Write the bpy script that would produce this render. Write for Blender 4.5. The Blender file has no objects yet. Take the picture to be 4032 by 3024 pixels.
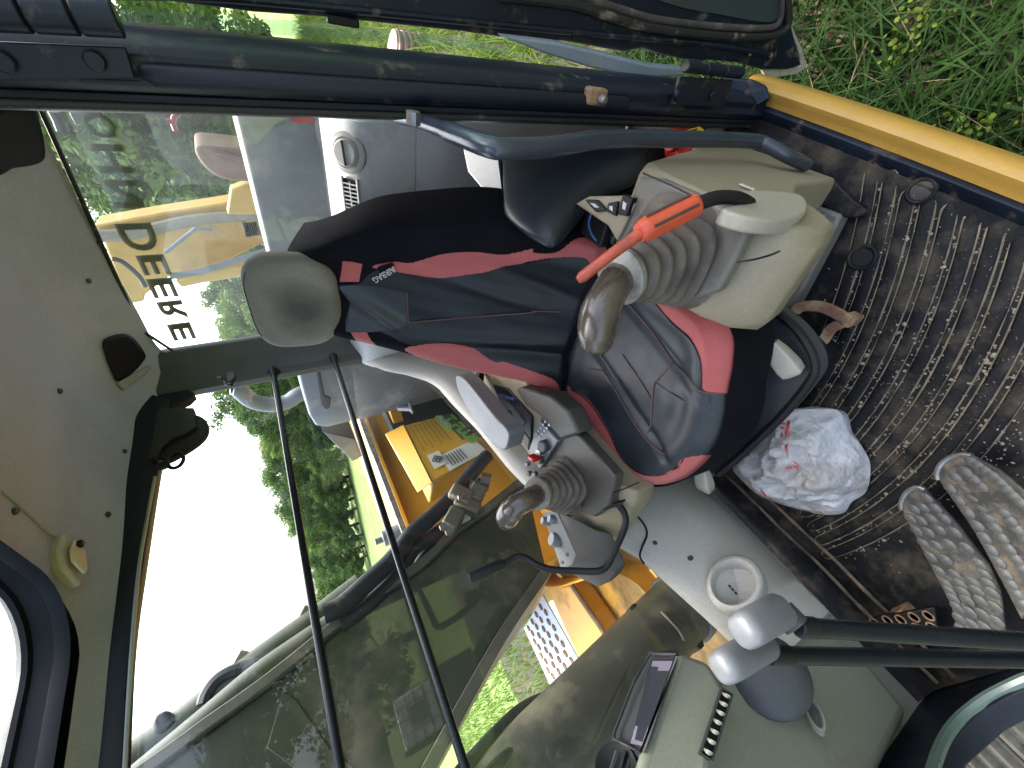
import bpy, bmesh, math, random
import numpy as np
from mathutils import Vector, Matrix, noise as mnoise

# ------------------------------------------------------------------ camera, sky, sun, exposure
scene = bpy.context.scene
COL = scene.collection
FPX = 1600.0                                   # focal length in photo pixels (4032 wide), an ultra-wide phone lens
RW = np.array([[0.48380252, 0.63962341, -0.59734162],
               [0.16092731, -0.73591729, -0.65766871],
               [-0.86025433, 0.2220532, -0.45897152]])   # world = RW @ (right, down, forward)
CAM = np.array([0.0, 0.0, 1.15])               # x = machine forward, y = machine left, z up, 0 = cab floor
cd = bpy.data.cameras.new('camera')
cam = bpy.data.objects.new('camera', cd)
COL.objects.link(cam)
cd.sensor_width = 36.0
cd.lens = FPX / 4032 * 36.0
cd.clip_start = 0.02
cd.clip_end = 2000
m = Matrix.Identity(4)
for i in range(3):
    m[i][0] = RW[i, 0]; m[i][1] = -RW[i, 1]; m[i][2] = -RW[i, 2]; m[i][3] = CAM[i]
cam.matrix_world = m
scene.camera = cam

SUN_EL, SUN_AZ = math.radians(60), math.radians(-172)     # azimuth measured from +X towards +Y
w = bpy.data.worlds.new('World'); scene.world = w; w.use_nodes = True
nt = w.node_tree; bg = nt.nodes['Background']
sky = nt.nodes.new('ShaderNodeTexSky'); sky.sky_type = 'NISHITA'; sky.sun_disc = False
sky.sun_elevation = SUN_EL
sky.sun_rotation = math.radians(90) - SUN_AZ
sky.air_density = 1.0; sky.dust_density = 6.0; sky.ozone_density = 1.0
hs = nt.nodes.new('ShaderNodeHueSaturation'); hs.inputs['Saturation'].default_value = .75      # thin bright overcast
nt.links.new(sky.outputs[0], hs.inputs['Color']); nt.links.new(hs.outputs[0], bg.inputs[0]); bg.inputs[1].default_value = 0.15
sd = bpy.data.lights.new('sun', 'SUN'); sd.energy = 1.0; sd.angle = math.radians(12); sd.color = (1, .96, .91)
sun = bpy.data.objects.new('sun', sd); COL.objects.link(sun)
dsun = Vector((math.cos(SUN_EL) * math.cos(SUN_AZ), math.cos(SUN_EL) * math.sin(SUN_AZ), math.sin(SUN_EL)))
sun.rotation_euler = dsun.to_track_quat('Z', 'Y').to_euler(); sun.location = (0, 0, 30)
vs = scene.view_settings
vs.view_transform = 'Standard'; vs.look = 'None'; vs.gamma = 1.0; vs.use_curve_mapping = False
vs.exposure = 2.65
scene.render.engine = 'CYCLES'
cy = scene.cycles
cy.use_denoising = True
cy.max_bounces = 10; cy.diffuse_bounces = 6; cy.glossy_bounces = 5; cy.transparent_max_bounces = 24
cy.sample_clamp_indirect = 8.0
cy.caustics_reflective = False; cy.caustics_refractive = False

rng = np.random.default_rng(7)
random.seed(7)

# ------------------------------------------------------------------ photo pixel -> point on something (view of 2212 x 1659)
OXT = {'1': 0, '2': 548.6, '3': 1097.2, '4': 1608.5}
OYT = {'a': 0, 'b': 411.5, 'c': 795.5, 'd': 1206.4}
def T(t, zx, zy):
    return (OXT[t[1]] + zx / 3.6657, OYT[t[0]] + zy / 3.6657)
def ray(p):
    k = 4032 / 2212
    v = RW @ np.array([p[0] * k - 2016, p[1] * k - 1512, FPX])
    return v / np.linalg.norm(v)
def at(p, X=None, Y=None, Z=None, t=None, pl=None):
    d = ray(p)
    if X is not None: k = (X - CAM[0]) / d[0]
    elif Y is not None: k = (Y - CAM[1]) / d[1]
    elif Z is not None: k = (Z - CAM[2]) / d[2]
    elif pl is not None: k = float(np.dot(np.array(pl[0]) - CAM, pl[1]) / np.dot(d, pl[1]))
    else: k = t
    return Vector(CAM + k * d)

# ------------------------------------------------------------------ mesh helpers
class MB:
    def __init__(self): self.v = []; self.f = []
    def add(self, vs, fs):
        b = len(self.v); self.v += [tuple(x) for x in vs]; self.f += [tuple(i + b for i in f) for f in fs]; return self
    def box(self, c, s, rot=None):
        c = Vector(c); R = rot if rot is not None else Matrix.Identity(3)
        vs = [c + R @ Vector((x * s[0] / 2, y * s[1] / 2, z * s[2] / 2)) for x in (-1, 1) for y in (-1, 1) for z in (-1, 1)]
        return self.add(vs, [(0, 1, 3, 2), (4, 6, 7, 5), (0, 4, 5, 1), (2, 3, 7, 6), (0, 2, 6, 4), (1, 5, 7, 3)])
    def prism(self, poly, ext):
        n = len(poly); ext = Vector(ext); a = [Vector(p) for p in poly]; b = [p + ext for p in a]
        fs = [tuple(range(n - 1, -1, -1)), tuple(range(n, 2 * n))] + [(i, (i + 1) % n, n + (i + 1) % n, n + i) for i in range(n)]
        return self.add(a + b, fs)
    def rings(self, rings, closed=True, cap=(True, True)):
        n = len(rings[0]); vs = [p for r in rings for p in r]; fs = []
        for i in range(len(rings) - 1):
            for j in range(n if closed else n - 1):
                k = (j + 1) % n
                fs.append((i * n + j, i * n + k, (i + 1) * n + k, (i + 1) * n + j))
        if closed and cap[0]: fs.append(tuple(range(n - 1, -1, -1)))
        if closed and cap[1]: fs.append(tuple((len(rings) - 1) * n + j for j in range(n)))
        return self.add(vs, fs)
    def tube(self, path, r, n=10, cap=True):
        path = [Vector(p) for p in path]; rr = r if isinstance(r, (list, tuple)) else [r] * len(path)
        rings = []; up = None
        for i, p in enumerate(path):
            a = path[max(0, i - 1)]; b = path[min(len(path) - 1, i + 1)]; t = (b - a).normalized()
            if up is None:
                up = Vector((0, 0, 1)) if abs(t.z) < .9 else Vector((1, 0, 0))
            s = t.cross(up).normalized(); up = s.cross(t).normalized()
            rings.append([p + (s * math.cos(2 * math.pi * j / n) + up * math.sin(2 * math.pi * j / n)) * rr[i] for j in range(n)])
        return self.rings(rings, True, (cap, cap))
    def lathe(self, prof, o, axis, n=20, ref=None, sx=1., sy=1.):
        o = Vector(o); ax = Vector(axis).normalized()
        rf = Vector(ref) if ref is not None else (Vector((0, 0, 1)) if abs(ax.z) < .9 else Vector((1, 0, 0)))
        s = ax.cross(rf).normalized(); u = s.cross(ax).normalized()
        rings = [[o + ax * h + (s * math.cos(2 * math.pi * j / n) * sx + u * math.sin(2 * math.pi * j / n) * sy) * max(r, 1e-4) for j in range(n)] for r, h in prof]
        return self.rings(rings)
    def grid(self, pts):
        nr, nc = len(pts), len(pts[0])
        return self.add([p for r in pts for p in r], [(i * nc + j, i * nc + j + 1, (i + 1) * nc + j + 1, (i + 1) * nc + j) for i in range(nr - 1) for j in range(nc - 1)])
    def build(self, name, mat, parent=None, bevel=0, seg=2, sub=0, solid=0, smooth=.6, label=None, offset=-1):
        me = bpy.data.meshes.new(name); me.from_pydata(self.v, [], self.f); me.validate()
        bm = bmesh.new(); bm.from_mesh(me); bmesh.ops.remove_doubles(bm, verts=bm.verts, dist=1e-6)
        bmesh.ops.recalc_face_normals(bm, faces=bm.faces); bm.to_mesh(me); bm.free()
        return link(name, me, mat, parent, bevel, seg, sub, solid, smooth, label, offset)
def link(name, me, mat, parent=None, bevel=0, seg=2, sub=0, solid=0, smooth=.6, label=None, offset=-1):
    for mm in (mat if isinstance(mat, (list, tuple)) else [mat]): me.materials.append(mm)
    if smooth:
        me.shade_smooth(); me.set_sharp_from_angle(angle=smooth)
    o = bpy.data.objects.new(name, me); COL.objects.link(o)
    if solid:
        md = o.modifiers.new('thick', 'SOLIDIFY'); md.thickness = solid; md.offset = offset
    if bevel:
        md = o.modifiers.new('edge', 'BEVEL'); md.width = bevel; md.segments = seg; md.limit_method = 'ANGLE'; md.angle_limit = math.radians(35)
    if sub:
        md = o.modifiers.new('round', 'SUBSURF'); md.levels = sub; md.render_levels = sub
    if parent is not None: setparent(o, parent)
    if label: o['label'] = label
    return o
def root_offset(p):
    if p is None: return Vector((0, 0, 0))
    return p.location + p.matrix_parent_inverse.translation + root_offset(p.parent)
def setparent(o, p):
    o.parent = p
    o.matrix_parent_inverse = Matrix.Translation(-root_offset(p))
def thing(name, label, cat, loc=(0, 0, 0), group=None, kind=None):
    o = bpy.data.objects.new(name, None); COL.objects.link(o); o.location = loc; o.empty_display_size = .05
    o['label'] = label; o['category'] = cat
    if group: o['group'] = group
    if kind: o['kind'] = kind
    return o
def tag(o, label, cat, group=None, kind=None):
    o['label'] = label; o['category'] = cat
    if group: o['group'] = group
    if kind: o['kind'] = kind
    return o
def smoothpath(pts, n=8, closed=False):
    pts = [Vector(p) for p in pts]; out = []; N = len(pts)
    for i in range(N if closed else N - 1):
        if closed: p0, p1, p2, p3 = pts[i - 1], pts[i], pts[(i + 1) % N], pts[(i + 2) % N]
        else: p0, p1, p2, p3 = pts[max(i - 1, 0)], pts[i], pts[i + 1], pts[min(i + 2, N - 1)]
        for j in range(n):
            t = j / n
            out.append(.5 * ((2 * p1) + (p2 - p0) * t + (2 * p0 - 5 * p1 + 4 * p2 - p3) * t * t + (3 * p1 - p0 - 3 * p2 + p3) * t ** 3))
    if not closed: out.append(pts[-1])
    return out
def rrect(w, h, r, n=5):
    out = []
    for cx, cy, a0 in ((w / 2 - r, h / 2 - r, 0), (-w / 2 + r, h / 2 - r, 90), (-w / 2 + r, -h / 2 + r, 180), (w / 2 - r, -h / 2 + r, 270)):
        for k in range(n + 1):
            a = math.radians(a0 + 90 * k / n); out.append((cx + r * math.cos(a), cy + r * math.sin(a)))
    return out
def frame(u, v=None):
    """rotation matrix whose z axis is u and whose y axis leans to v"""
    z = Vector(u).normalized(); v = Vector(v) if v is not None else (Vector((0, 0, 1)) if abs(z.z) < .9 else Vector((1, 0, 0)))
    x = v.cross(z).normalized(); y = z.cross(x)
    return Matrix((x, y, z)).transposed()
def inpoly(x, y, poly):
    c = False; j = len(poly) - 1
    for i in range(len(poly)):
        if (poly[i][1] > y) != (poly[j][1] > y) and x < (poly[j][0] - poly[i][0]) * (y - poly[i][1]) / (poly[j][1] - poly[i][1]) + poly[i][0]: c = not c
        j = i
    return c
def text_mesh(s, size, bold=0.0, depth=0.0):
    cu = bpy.data.curves.new('lettering', 'FONT'); cu.body = s; cu.size = size; cu.offset = bold; cu.extrude = depth; cu.resolution_u = 4
    o = bpy.data.objects.new('lettering', cu); COL.objects.link(o)
    dg = bpy.context.evaluated_depsgraph_get(); me = bpy.data.meshes.new_from_object(o.evaluated_get(dg))
    bpy.data.objects.remove(o); bpy.data.curves.remove(cu); return me
def put_text(name, s, size, o, xdir, ydir, mat, parent=None, bold=0., stretch=1.):
    me = text_mesh(s, size, bold); x = Vector(xdir).normalized(); y = Vector(ydir).normalized(); z = x.cross(y)
    M4 = Matrix((x * stretch, y, z)).transposed().to_4x4(); M4.translation = Vector(o); me.transform(M4)
    me.materials.clear()
    return link(name, me, mat, parent, smooth=0)

# ------------------------------------------------------------------ materials
def M(name, col, rough=.5, metal=0., var=.15, vs=6., dirt=None, bump=None, spec=.5, coat=0., rvar=.1, sheen=0.):
    """plain procedural surface: colour with soft variation, optional dirt (colour, amount 0..1, scale), optional fine relief (strength, scale)"""
    mt = bpy.data.materials.new(name); mt.use_nodes = True; nt = mt.node_tree; L = nt.links; N = nt.nodes
    b = N['Principled BSDF']; tc = N.new('ShaderNodeTexCoord')
    def noise(sc, det=4, ro=.55):
        n = N.new('ShaderNodeTexNoise'); n.inputs['Scale'].default_value = sc; n.inputs['Detail'].default_value = det
        n.inputs['Roughness'].default_value = ro; L.new(tc.outputs['Object'], n.inputs['Vector']); return n.outputs['Fac']
    def ramp(src, a, bb):
        r = N.new('ShaderNodeMapRange'); r.inputs[1].default_value = a; r.inputs[2].default_value = bb; L.new(src, r.inputs[0]); return r.outputs[0]
    def mix(f, a, bb):
        x = N.new('ShaderNodeMix'); x.data_type = 'RGBA'
        if isinstance(f, (int, float)): x.inputs[0].default_value = f
        else: L.new(f, x.inputs[0])
        for s, q in ((a, 6), (bb, 7)):
            if isinstance(s, tuple): x.inputs[q].default_value = (*s[:3], 1)
            else: L.new(s, x.inputs[q])
        return x.outputs[2]
    c = mix(ramp(noise(vs), .3, .7), tuple(x * (1 - var) for x in col), tuple(min(1, x * (1 + var)) for x in col))
    gn = ramp(noise(170., 2, .5), .25, .75); x_ = N.new('ShaderNodeMix'); x_.data_type = 'RGBA'; x_.blend_type = 'MULTIPLY'; x_.inputs[0].default_value = 1.
    gm = mix(gn, (.86, .86, .86), (1., 1., 1.)); L.new(c, x_.inputs[6]); L.new(gm, x_.inputs[7]); c = x_.outputs[2]
    r = None
    if dirt:
        dc, am, ds = dirt
        n1 = noise(ds, 8, .65)
        f = ramp(n1, .66 - am * .55, .80 - am * .30)
        c = mix(f, c, dc)
        rr = N.new('ShaderNodeMapRange'); rr.inputs[3].default_value = rough; rr.inputs[4].default_value = max(rough, .85); L.new(f, rr.inputs[0]); r = rr.outputs[0]
    if r is None:
        rr = N.new('ShaderNodeMapRange'); rr.inputs[3].default_value = max(0, rough - rvar); rr.inputs[4].default_value = min(1, rough + rvar); L.new(noise(vs * 3), rr.inputs[0]); r = rr.outputs[0]
    L.new(c, b.inputs['Base Color']); L.new(r, b.inputs['Roughness'])
    b.inputs['Metallic'].default_value = metal; b.inputs['Specular IOR Level'].default_value = spec; b.inputs['Coat Weight'].default_value = coat
    if sheen: b.inputs['Sheen Weight'].default_value = sheen
    if bump:
        bp = N.new('ShaderNodeBump'); bp.inputs['Strength'].default_value = bump[0]; bp.inputs['Distance'].default_value = bump[2] if len(bump) > 2 else .002
        L.new(noise(bump[1], 5), bp.inputs['Height']); L.new(bp.outputs[0], b.inputs['Normal'])
    mt.diffuse_color = (*col, 1)
    return mt
def glass(name, tint=(.93, .96, .95), dirt=.05, refl=1.0, dcol=(.75, .74, .68), scale=3.):
    mt = bpy.data.materials.new(name); mt.use_nodes = True; nt = mt.node_tree; L = nt.links; N = nt.nodes; N.clear()
    out = N.new('ShaderNodeOutputMaterial'); tr = N.new('ShaderNodeBsdfTransparent'); tr.inputs[0].default_value = (*tint, 1)
    gl = N.new('ShaderNodeBsdfGlossy'); gl.inputs['Roughness'].default_value = .015
    ge = N.new('ShaderNodeNewGeometry'); dt = N.new('ShaderNodeVectorMath'); dt.operation = 'DOT_PRODUCT'; L.new(ge.outputs['Incoming'], dt.inputs[0]); L.new(ge.outputs['Normal'], dt.inputs[1])
    ab = N.new('ShaderNodeMath'); ab.operation = 'ABSOLUTE'; L.new(dt.outputs['Value'], ab.inputs[0]); om = N.new('ShaderNodeMath'); om.operation = 'SUBTRACT'; om.inputs[0].default_value = 1.; L.new(ab.outputs[0], om.inputs[1])
    pw5 = N.new('ShaderNodeMath'); pw5.operation = 'POWER'; pw5.inputs[1].default_value = 5.; L.new(om.outputs[0], pw5.inputs[0]); fr = N.new('ShaderNodeMath'); fr.operation = 'MULTIPLY_ADD'; fr.inputs[1].default_value = .94; fr.inputs[2].default_value = .055; L.new(pw5.outputs[0], fr.inputs[0])   # both faces of the pane
    mu = N.new('ShaderNodeMath'); mu.operation = 'MULTIPLY'; mu.inputs[1].default_value = refl; mu.use_clamp = True; L.new(fr.outputs[0], mu.inputs[0])
    m1 = N.new('ShaderNodeMixShader'); L.new(mu.outputs[0], m1.inputs[0]); L.new(tr.outputs[0], m1.inputs[1]); L.new(gl.outputs[0], m1.inputs[2])
    df = N.new('ShaderNodeBsdfDiffuse'); df.inputs[0].default_value = (*dcol, 1); tl = N.new('ShaderNodeBsdfTranslucent'); tl.inputs[0].default_value = (*dcol, 1)
    dm = N.new('ShaderNodeMixShader'); L.new(df.outputs[0], dm.inputs[1]); L.new(tl.outputs[0], dm.inputs[2])
    tc = N.new('ShaderNodeTexCoord'); mp = N.new('ShaderNodeMapping'); mp.inputs['Scale'].default_value = (1, 1, .35); mp.inputs['Rotation'].default_value = (.5, .4, .3)
    L.new(tc.outputs['Object'], mp.inputs[0])
    n = N.new('ShaderNodeTexNoise'); n.inputs['Scale'].default_value = scale; n.inputs['Detail'].default_value = 9; n.inputs['Roughness'].default_value = .7; L.new(mp.outputs[0], n.inputs['Vector'])
    r = N.new('ShaderNodeMapRange'); r.inputs[1].default_value = .38; r.inputs[2].default_value = .85; r.inputs[3].default_value = dirt * .35; r.inputs[4].default_value = dirt * 3.0; L.new(n.outputs['Fac'], r.inputs[0])
    m2 = N.new('ShaderNodeMixShader'); L.new(r.outputs[0], m2.inputs[0]); L.new(m1.outputs[0], m2.inputs[1]); L.new(dm.outputs[0], m2.inputs[2]); L.new(m2.outputs[0], out.inputs[0])
    return mt
def leafmat(name, a, b, sc=2.0, trans=.35):
    mt = bpy.data.materials.new(name); mt.use_nodes = True; nt = mt.node_tree; L = nt.links; N = nt.nodes
    p = N['Principled BSDF']; p.inputs['Roughness'].default_value = .65; p.inputs['Specular IOR Level'].default_value = .10; out = N['Material Output']
    tc = N.new('ShaderNodeTexCoord'); n = N.new('ShaderNodeTexNoise'); n.inputs['Scale'].default_value = sc; n.inputs['Detail'].default_value = 6; L.new(tc.outputs['Object'], n.inputs['Vector'])
    r = N.new('ShaderNodeMapRange'); r.inputs[1].default_value = .32; r.inputs[2].default_value = .68; L.new(n.outputs['Fac'], r.inputs[0])
    x = N.new('ShaderNodeMix'); x.data_type = 'RGBA'; x.inputs[6].default_value = (*a, 1); x.inputs[7].default_value = (*b, 1); L.new(r.outputs[0], x.inputs[0])
    L.new(x.outputs[2], p.inputs['Base Color']); t = N.new('ShaderNodeBsdfTranslucent'); L.new(x.outputs[2], t.inputs[0])
    ms = N.new('ShaderNodeMixShader'); ms.inputs[0].default_value = trans; L.new(p.outputs[0], ms.inputs[1]); L.new(t.outputs[0], ms.inputs[2]); L.new(ms.outputs[0], out.inputs[0])
    return mt

MUD = (.30, .22, .14)
m_navy = M('dark painted steel', (.006, .010, .019), .40, 0, .3, 5, ((.14, .11, .078), .16, 22.), (.15, 60), spec=.28)
m_navy_clean = M('dark frame paint', (.007, .010, .017), .5, 0, .2, 4, None, (.08, 80), spec=.28)
m_seal = M('black rubber seal', (.009, .009, .009), .6, 0, .3, 20, (MUD, .12, 14.), (.2, 90))
m_black = M('black plastic', (.008, .008, .009), .5, 0, .25, 12, None, (.1, 120), spec=.25)
m_blackgloss = M('black painted rod', (.005, .010, .014), .30, 0, .2, 20, None, (.05, 40), spec=.28)
m_headliner = M('worn headliner fabric', (.45, .465, .535), .95, 0, .16, 3.2, ((.33, .315, .31), .14, 5.), (.6, 300, .003), sheen=.2)
m_trim = M('grey moulded plastic', (.38, .36, .325), .55, 0, .09, 3, ((.33, .30, .25), .14, 3.5), (.25, 300, .001))
m_trimdark = M('dark grey moulded plastic', (.042, .046, .050), .55, 0, .12, 3, None, (.25, 300, .001))
m_rear = M('pale rear panel plastic', (.54, .545, .55), .5, 0, .08, 3, ((.32, .29, .25), .10, 4.), (.25, 300, .001))
m_beige = M('beige console plastic', (.215, .180, .118), .52, 0, .06, 5, ((.19, .15, .10), .16, 5.), (.25, 320, .001))
m_taupe = M('taupe console plastic', (.118, .107, .088), .55, 0, .08, 5, ((.18, .145, .10), .14, 5.), (.25, 320, .001))
m_boot = M('worn rubber bellows', (.090, .070, .049), .5, 0, .3, 22, ((.045, .036, .028), .42, 16.), (.25, 90))
m_grip = M('worn brown grip rubber', (.062, .048, .036), .26, 0, .35, 20, None, (.12, 70), coat=.25)
m_yellow = M('yellow machine paint', (.62, .30, .022), .42, 0, .12, 3, ((.20, .125, .05), .14, 4.), (.08, 60))
m_yellowsill = M('yellow sill paint', (.40, .225, .042), .40, 0, .10, 4, ((.33, .21, .09), .08, 7.), (.1, 60))
m_hood = M('grey hood paint', (.115, .130, .148), .45, 0, .1, 2, ((.34, .32, .28), .16, 3.), (.1, 40))
m_mat = M('black rubber mat', (.0075, .008, .009), .6, 0, .3, 7, ((.070, .057, .041), .33, 11.), (.5, 90, .004), spec=.16)
m_crumb = M('dry mud crumbs', (.26, .22, .155), .9, 0, .25, 30)
m_steel = M('scuffed bright steel', (.26, .27, .27), .45, .9, .2, 18, ((.16, .12, .08), .42, 22.), (.3, 110))
m_silver = M('silver painted grip', (.155, .16, .17), .45, .2, .06, 12, None, (.08, 160))
m_rust = M('rusty muddy steel', (.20, .105, .055), .85, .1, .3, 30, ((.37, .26, .15), .32, 24.), (.5, 90, .003))
m_red = M('coral red seat fabric', (.36, .070, .066), .62, 0, .07, 9, None, (.35, 700, .0006), sheen=.15)
m_taupe_dim = M('dimmed console plastic', (.040, .037, .031), .55, 0, .1, 5, ((.045, .038, .03), .14, 5.), (.25, 320, .001))  # copy of the taupe plastic, darkened to offset the side window light
m_leather_sheen = M('artificial leather with painted sheen', (.018, .022, .027), .40, 0, .16, 8, None, (.4, 420, .0008), spec=.42)  # lighter leather copy; sheen on cushion and upper back is in the colour
m_leatherdark = M('black artificial leather', (.0075, .009, .012), .42, 0, .16, 8, None, (.4, 420, .0008), spec=.30)
m_cloth = M('black stretch fabric', (.0040, .0038, .0062), .9, 0, .2, 12, None, (.3, 800, .0006), spec=.12)
m_headrest = M('worn grey headrest cloth', (.20, .175, .145), .95, 0, .14, 9, ((.06, .05, .042), .10, 6.), (.6, 500, .001), sheen=.2)
m_stitch = M('rust red thread', (.105, .05, .045), .8, 0, .2, 40)
m_armrest = M('charcoal moulded cover', (.012, .015, .020), .40, 0, .15, 8, None, (.2, 260, .0008), spec=.4)
m_white = M('white plastic', (.42, .42, .40), .45, 0, .05, 8)
m_bag = None
m_redpaint = M('red enamel', (.42, .012, .012), .3, 0, .1, 8)
m_orange = M('scuffed orange plastic', (.48, .065, .028), .42, 0, .12, 18, ((.10, .045, .03), .16, 22.), (.2, 120))
m_orangerod = M('worn orange rod', (.36, .055, .025), .45, 0, .3, 30, ((.075, .04, .03), .25, 26.), (.2, 120))
m_hose = M('black hydraulic hose', (.010, .014, .020), .42, 0, .25, 14, ((.10, .09, .075), .12, 18.), (.2, 120), spec=.3)
m_boom = M('dark boom paint with green reflection', (.026, .034, .016), .45, 0, .3, 2.2, ((.12, .105, .065), .24, 3.), (.2, 30))  # blackish paint; green mirrored from the meadow is mixed into the colour
m_handrail = M('slate grey tube paint', (.030, .038, .052), .26, 0, .12, 12, ((.16, .13, .10), .06, 12.))
m_screen = M('display glass', (.030, .033, .042), .12, 0, .1, 4)
m_lilac = M('display strip', (.21, .185, .235), .3, 0, .1, 12)
m_decal = M('olive window lettering', (.19, .175, .105), .7, 0, .06, 6)
m_mudsteel = M('mud caked tread steel', (.035, .033, .030), .7, .1, .35, 30, ((.15, .115, .075), .36, 30.), (.5, 90, .003))
m_stud = M('worn steel studs', (.095, .10, .10), .5, .5, .25, 40, ((.07, .06, .048), .4, 60.))
m_soil = M('bare soil', (.16, .11, .07), .95, 0, .3, 3, ((.24, .18, .12), .3, 6.), (.6, 20, .02))
m_bark = M('tree bark', (.075, .058, .042), .9, 0, .3, 4, None, (.6, 30, .01))
m_glass = glass('cab glass', (.94, .985, .955), .010, 1.0, (.62, .66, .62))
m_glass_veiled = glass('dusty veiled cab glass', (.93, .98, .98), .05, 1.2, (.60, .70, .74), 2.6)  # dust film that also serves as the bluish glare veil
m_glassdoor = glass('tinted door glass', (.62, .78, .76), .06, 1.2, (.5, .58, .55))
# ------------------------------------------------------------------ ground, grass, trees
GZ = -1.25
def ground_mat():
    mt = bpy.data.materials.new('meadow ground'); mt.use_nodes = True; nt = mt.node_tree; L = nt.links; N = nt.nodes; b = N['Principled BSDF']
    tc = N.new('ShaderNodeTexCoord')
    def nz(sc, det=6, ro=.6):
        n = N.new('ShaderNodeTexNoise'); n.inputs['Scale'].default_value = sc; n.inputs['Detail'].default_value = det; n.inputs['Roughness'].default_value = ro; L.new(tc.outputs['Object'], n.inputs['Vector']); return n.outputs['Fac']
    def mp(s, a, c):
        r = N.new('ShaderNodeMapRange'); r.inputs[1].default_value = a; r.inputs[2].default_value = c; L.new(s, r.inputs[0]); return r.outputs[0]
    def mix(f, a, c):
        x = N.new('ShaderNodeMix'); x.data_type = 'RGBA'; L.new(f, x.inputs[0])
        for s, q in ((a, 6), (c, 7)):
            if isinstance(s, tuple): x.inputs[q].default_value = (*s, 1)
            else: L.new(s, x.inputs[q])
        return x.outputs[2]
    g = mix(mp(nz(.35), .3, .7), (.030, .030, .019), (.045, .045, .027))  # dark base; the shade among the near grass is put into it
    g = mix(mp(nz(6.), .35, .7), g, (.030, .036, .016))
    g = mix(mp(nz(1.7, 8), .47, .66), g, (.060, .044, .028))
    L.new(g, b.inputs['Base Color']); b.inputs['Roughness'].default_value = .95
    bp = N.new('ShaderNodeBump'); bp.inputs['Strength'].default_value = .7; bp.inputs['Distance'].default_value = .05; L.new(nz(14., 8), bp.inputs['Height']); L.new(bp.outputs[0], b.inputs['Normal'])
    return mt
mb = MB(); nr = 48
rad = [0, 3, 6, 10, 16, 25, 40, 60, 90, 140, 220, 400, 900]
pts = [[Vector((r * math.cos(2 * math.pi * a / nr), r * math.sin(2 * math.pi * a / nr), GZ + (0 if r < 60 else .002 * (r - 60)))) for a in range(nr + 1)] for r in rad]
mb.grid(pts[:4]); g = mb.build('ground', ground_mat()); g['kind'] = 'structure'
mb = MB(); mb.grid(pts[3:]); g = mb.build('field', M('sunlit meadow', (.105, .175, .032), .95, 0, .28, .6, ((.16, .19, .06), .35, 1.5), (.6, 9, .05))); g['kind'] = 'structure'
mb = MB(); A = []
for i in range(40):
    x = -9 + 22 * i / 39; A.append([Vector((x, -4.9 - .35 * mnoise.noise((x * .7, 1, 0)) - j * .42 + .05 * x, GZ + .012)) for j in range(4)])
mb.grid(A)
pa = mb.build('path', M('dry straw track', (.36, .30, .20), .95, 0, .3, 5, ((.20, .17, .08), .35, 9.), (.8, 30, .02))); pa['kind'] = 'structure'

def blades(name, label, n, x0, x1, y0, y1, h, wd, mat, lean=.5, keep=None, dens=None):
    rg = np.random.default_rng(len(name) * 97 + n); x = rg.uniform(x0, x1, n); y = rg.uniform(y0, y1, n)
    if keep is not None:
        k = np.array([keep(a, b) for a, b in zip(x, y)]); x, y = x[k], y[k]; n = len(x)
    nn = np.array([mnoise.noise((a * 2.2, b * 2.2, 3.1)) for a, b in zip(x, y)])
    k = nn > rg.uniform(-.9, .1, n); x, y = x[k], y[k]; n = len(x)
    hh = h * rg.uniform(.35, 1.15, n) * (1 + .35 * nn[k]); a = rg.uniform(0, 2 * np.pi, n); b = rg.uniform(0, 2 * np.pi, n)
    le = hh * rg.uniform(.15, 1.35, n) * lean * 2; ww = wd * rg.uniform(.6, 1.5, n)
    sx, sy = np.cos(a) * ww / 2, np.sin(a) * ww / 2; dx, dy = np.cos(b) * le, np.sin(b) * le
    V = np.zeros((n, 7, 3)); fr = (0, .42, .8, 1.)
    for q, t in enumerate(fr):
        px = x + dx * t ** 2; py = y + dy * t ** 2; pz = GZ + hh * (t - .28 * lean * t ** 3); s = (1, .85, .5, 0)[q]
        if q < 3:
            V[:, 2 * q] = np.stack([px - sx * s, py - sy * s, pz], 1); V[:, 2 * q + 1] = np.stack([px + sx * s, py + sy * s, pz], 1)
        else: V[:, 6] = np.stack([px, py, pz], 1)
    me = bpy.data.meshes.new(name); me.vertices.add(n * 7); me.vertices.foreach_set('co', V.ravel())
    base = np.arange(n)[:, None] * 7
    li = np.concatenate([base + np.array([[0, 1, 3, 2]]), base + np.array([[2, 3, 5, 4]]), base + np.array([[4, 5, 6]])], 1).ravel()
    ls = (np.arange(n)[:, None] * 11 + np.array([[0, 4, 8]])).ravel(); lt = np.tile([4, 4, 3], n)
    me.loops.add(n * 11); me.loops.foreach_set('vertex_index', li.astype(np.int32)); me.polygons.add(n * 3)
    me.polygons.foreach_set('loop_start', ls.astype(np.int32)); me.update(calc_edges=True); me.validate()
    o = link(name, me, mat, smooth=0); tag(o, label, 'grass', kind='stuff'); return o
m_blade_shaded = leafmat('grass blades', (.0048, .017, .0017), (.016, .041, .006), 5., .2)  # darkened copy; the machine's shade is put into the green
m_blade2 = leafmat('sunlit meadow blades', (.075, .14, .022), (.17, .23, .05), 3., .35)  # sunlit copy; the brightness is put into the green
m_straw = leafmat('dry straw blades', (.10, .075, .04), (.16, .125, .07), 5., .2)
blades('grass', 'long green grass tufts coloured as in shade, on soil below the yellow sill', 17000, -2.6, .1, -.35, 1.5, .24, .0105, m_blade_shaded, .85)
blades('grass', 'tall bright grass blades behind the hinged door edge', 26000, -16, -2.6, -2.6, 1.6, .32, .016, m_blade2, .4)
blades('grass', 'green grass growing in front of the muddy track', 7000, .55, 2.4, -3.2, -.6, .16, .010, m_blade2, .6)
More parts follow.
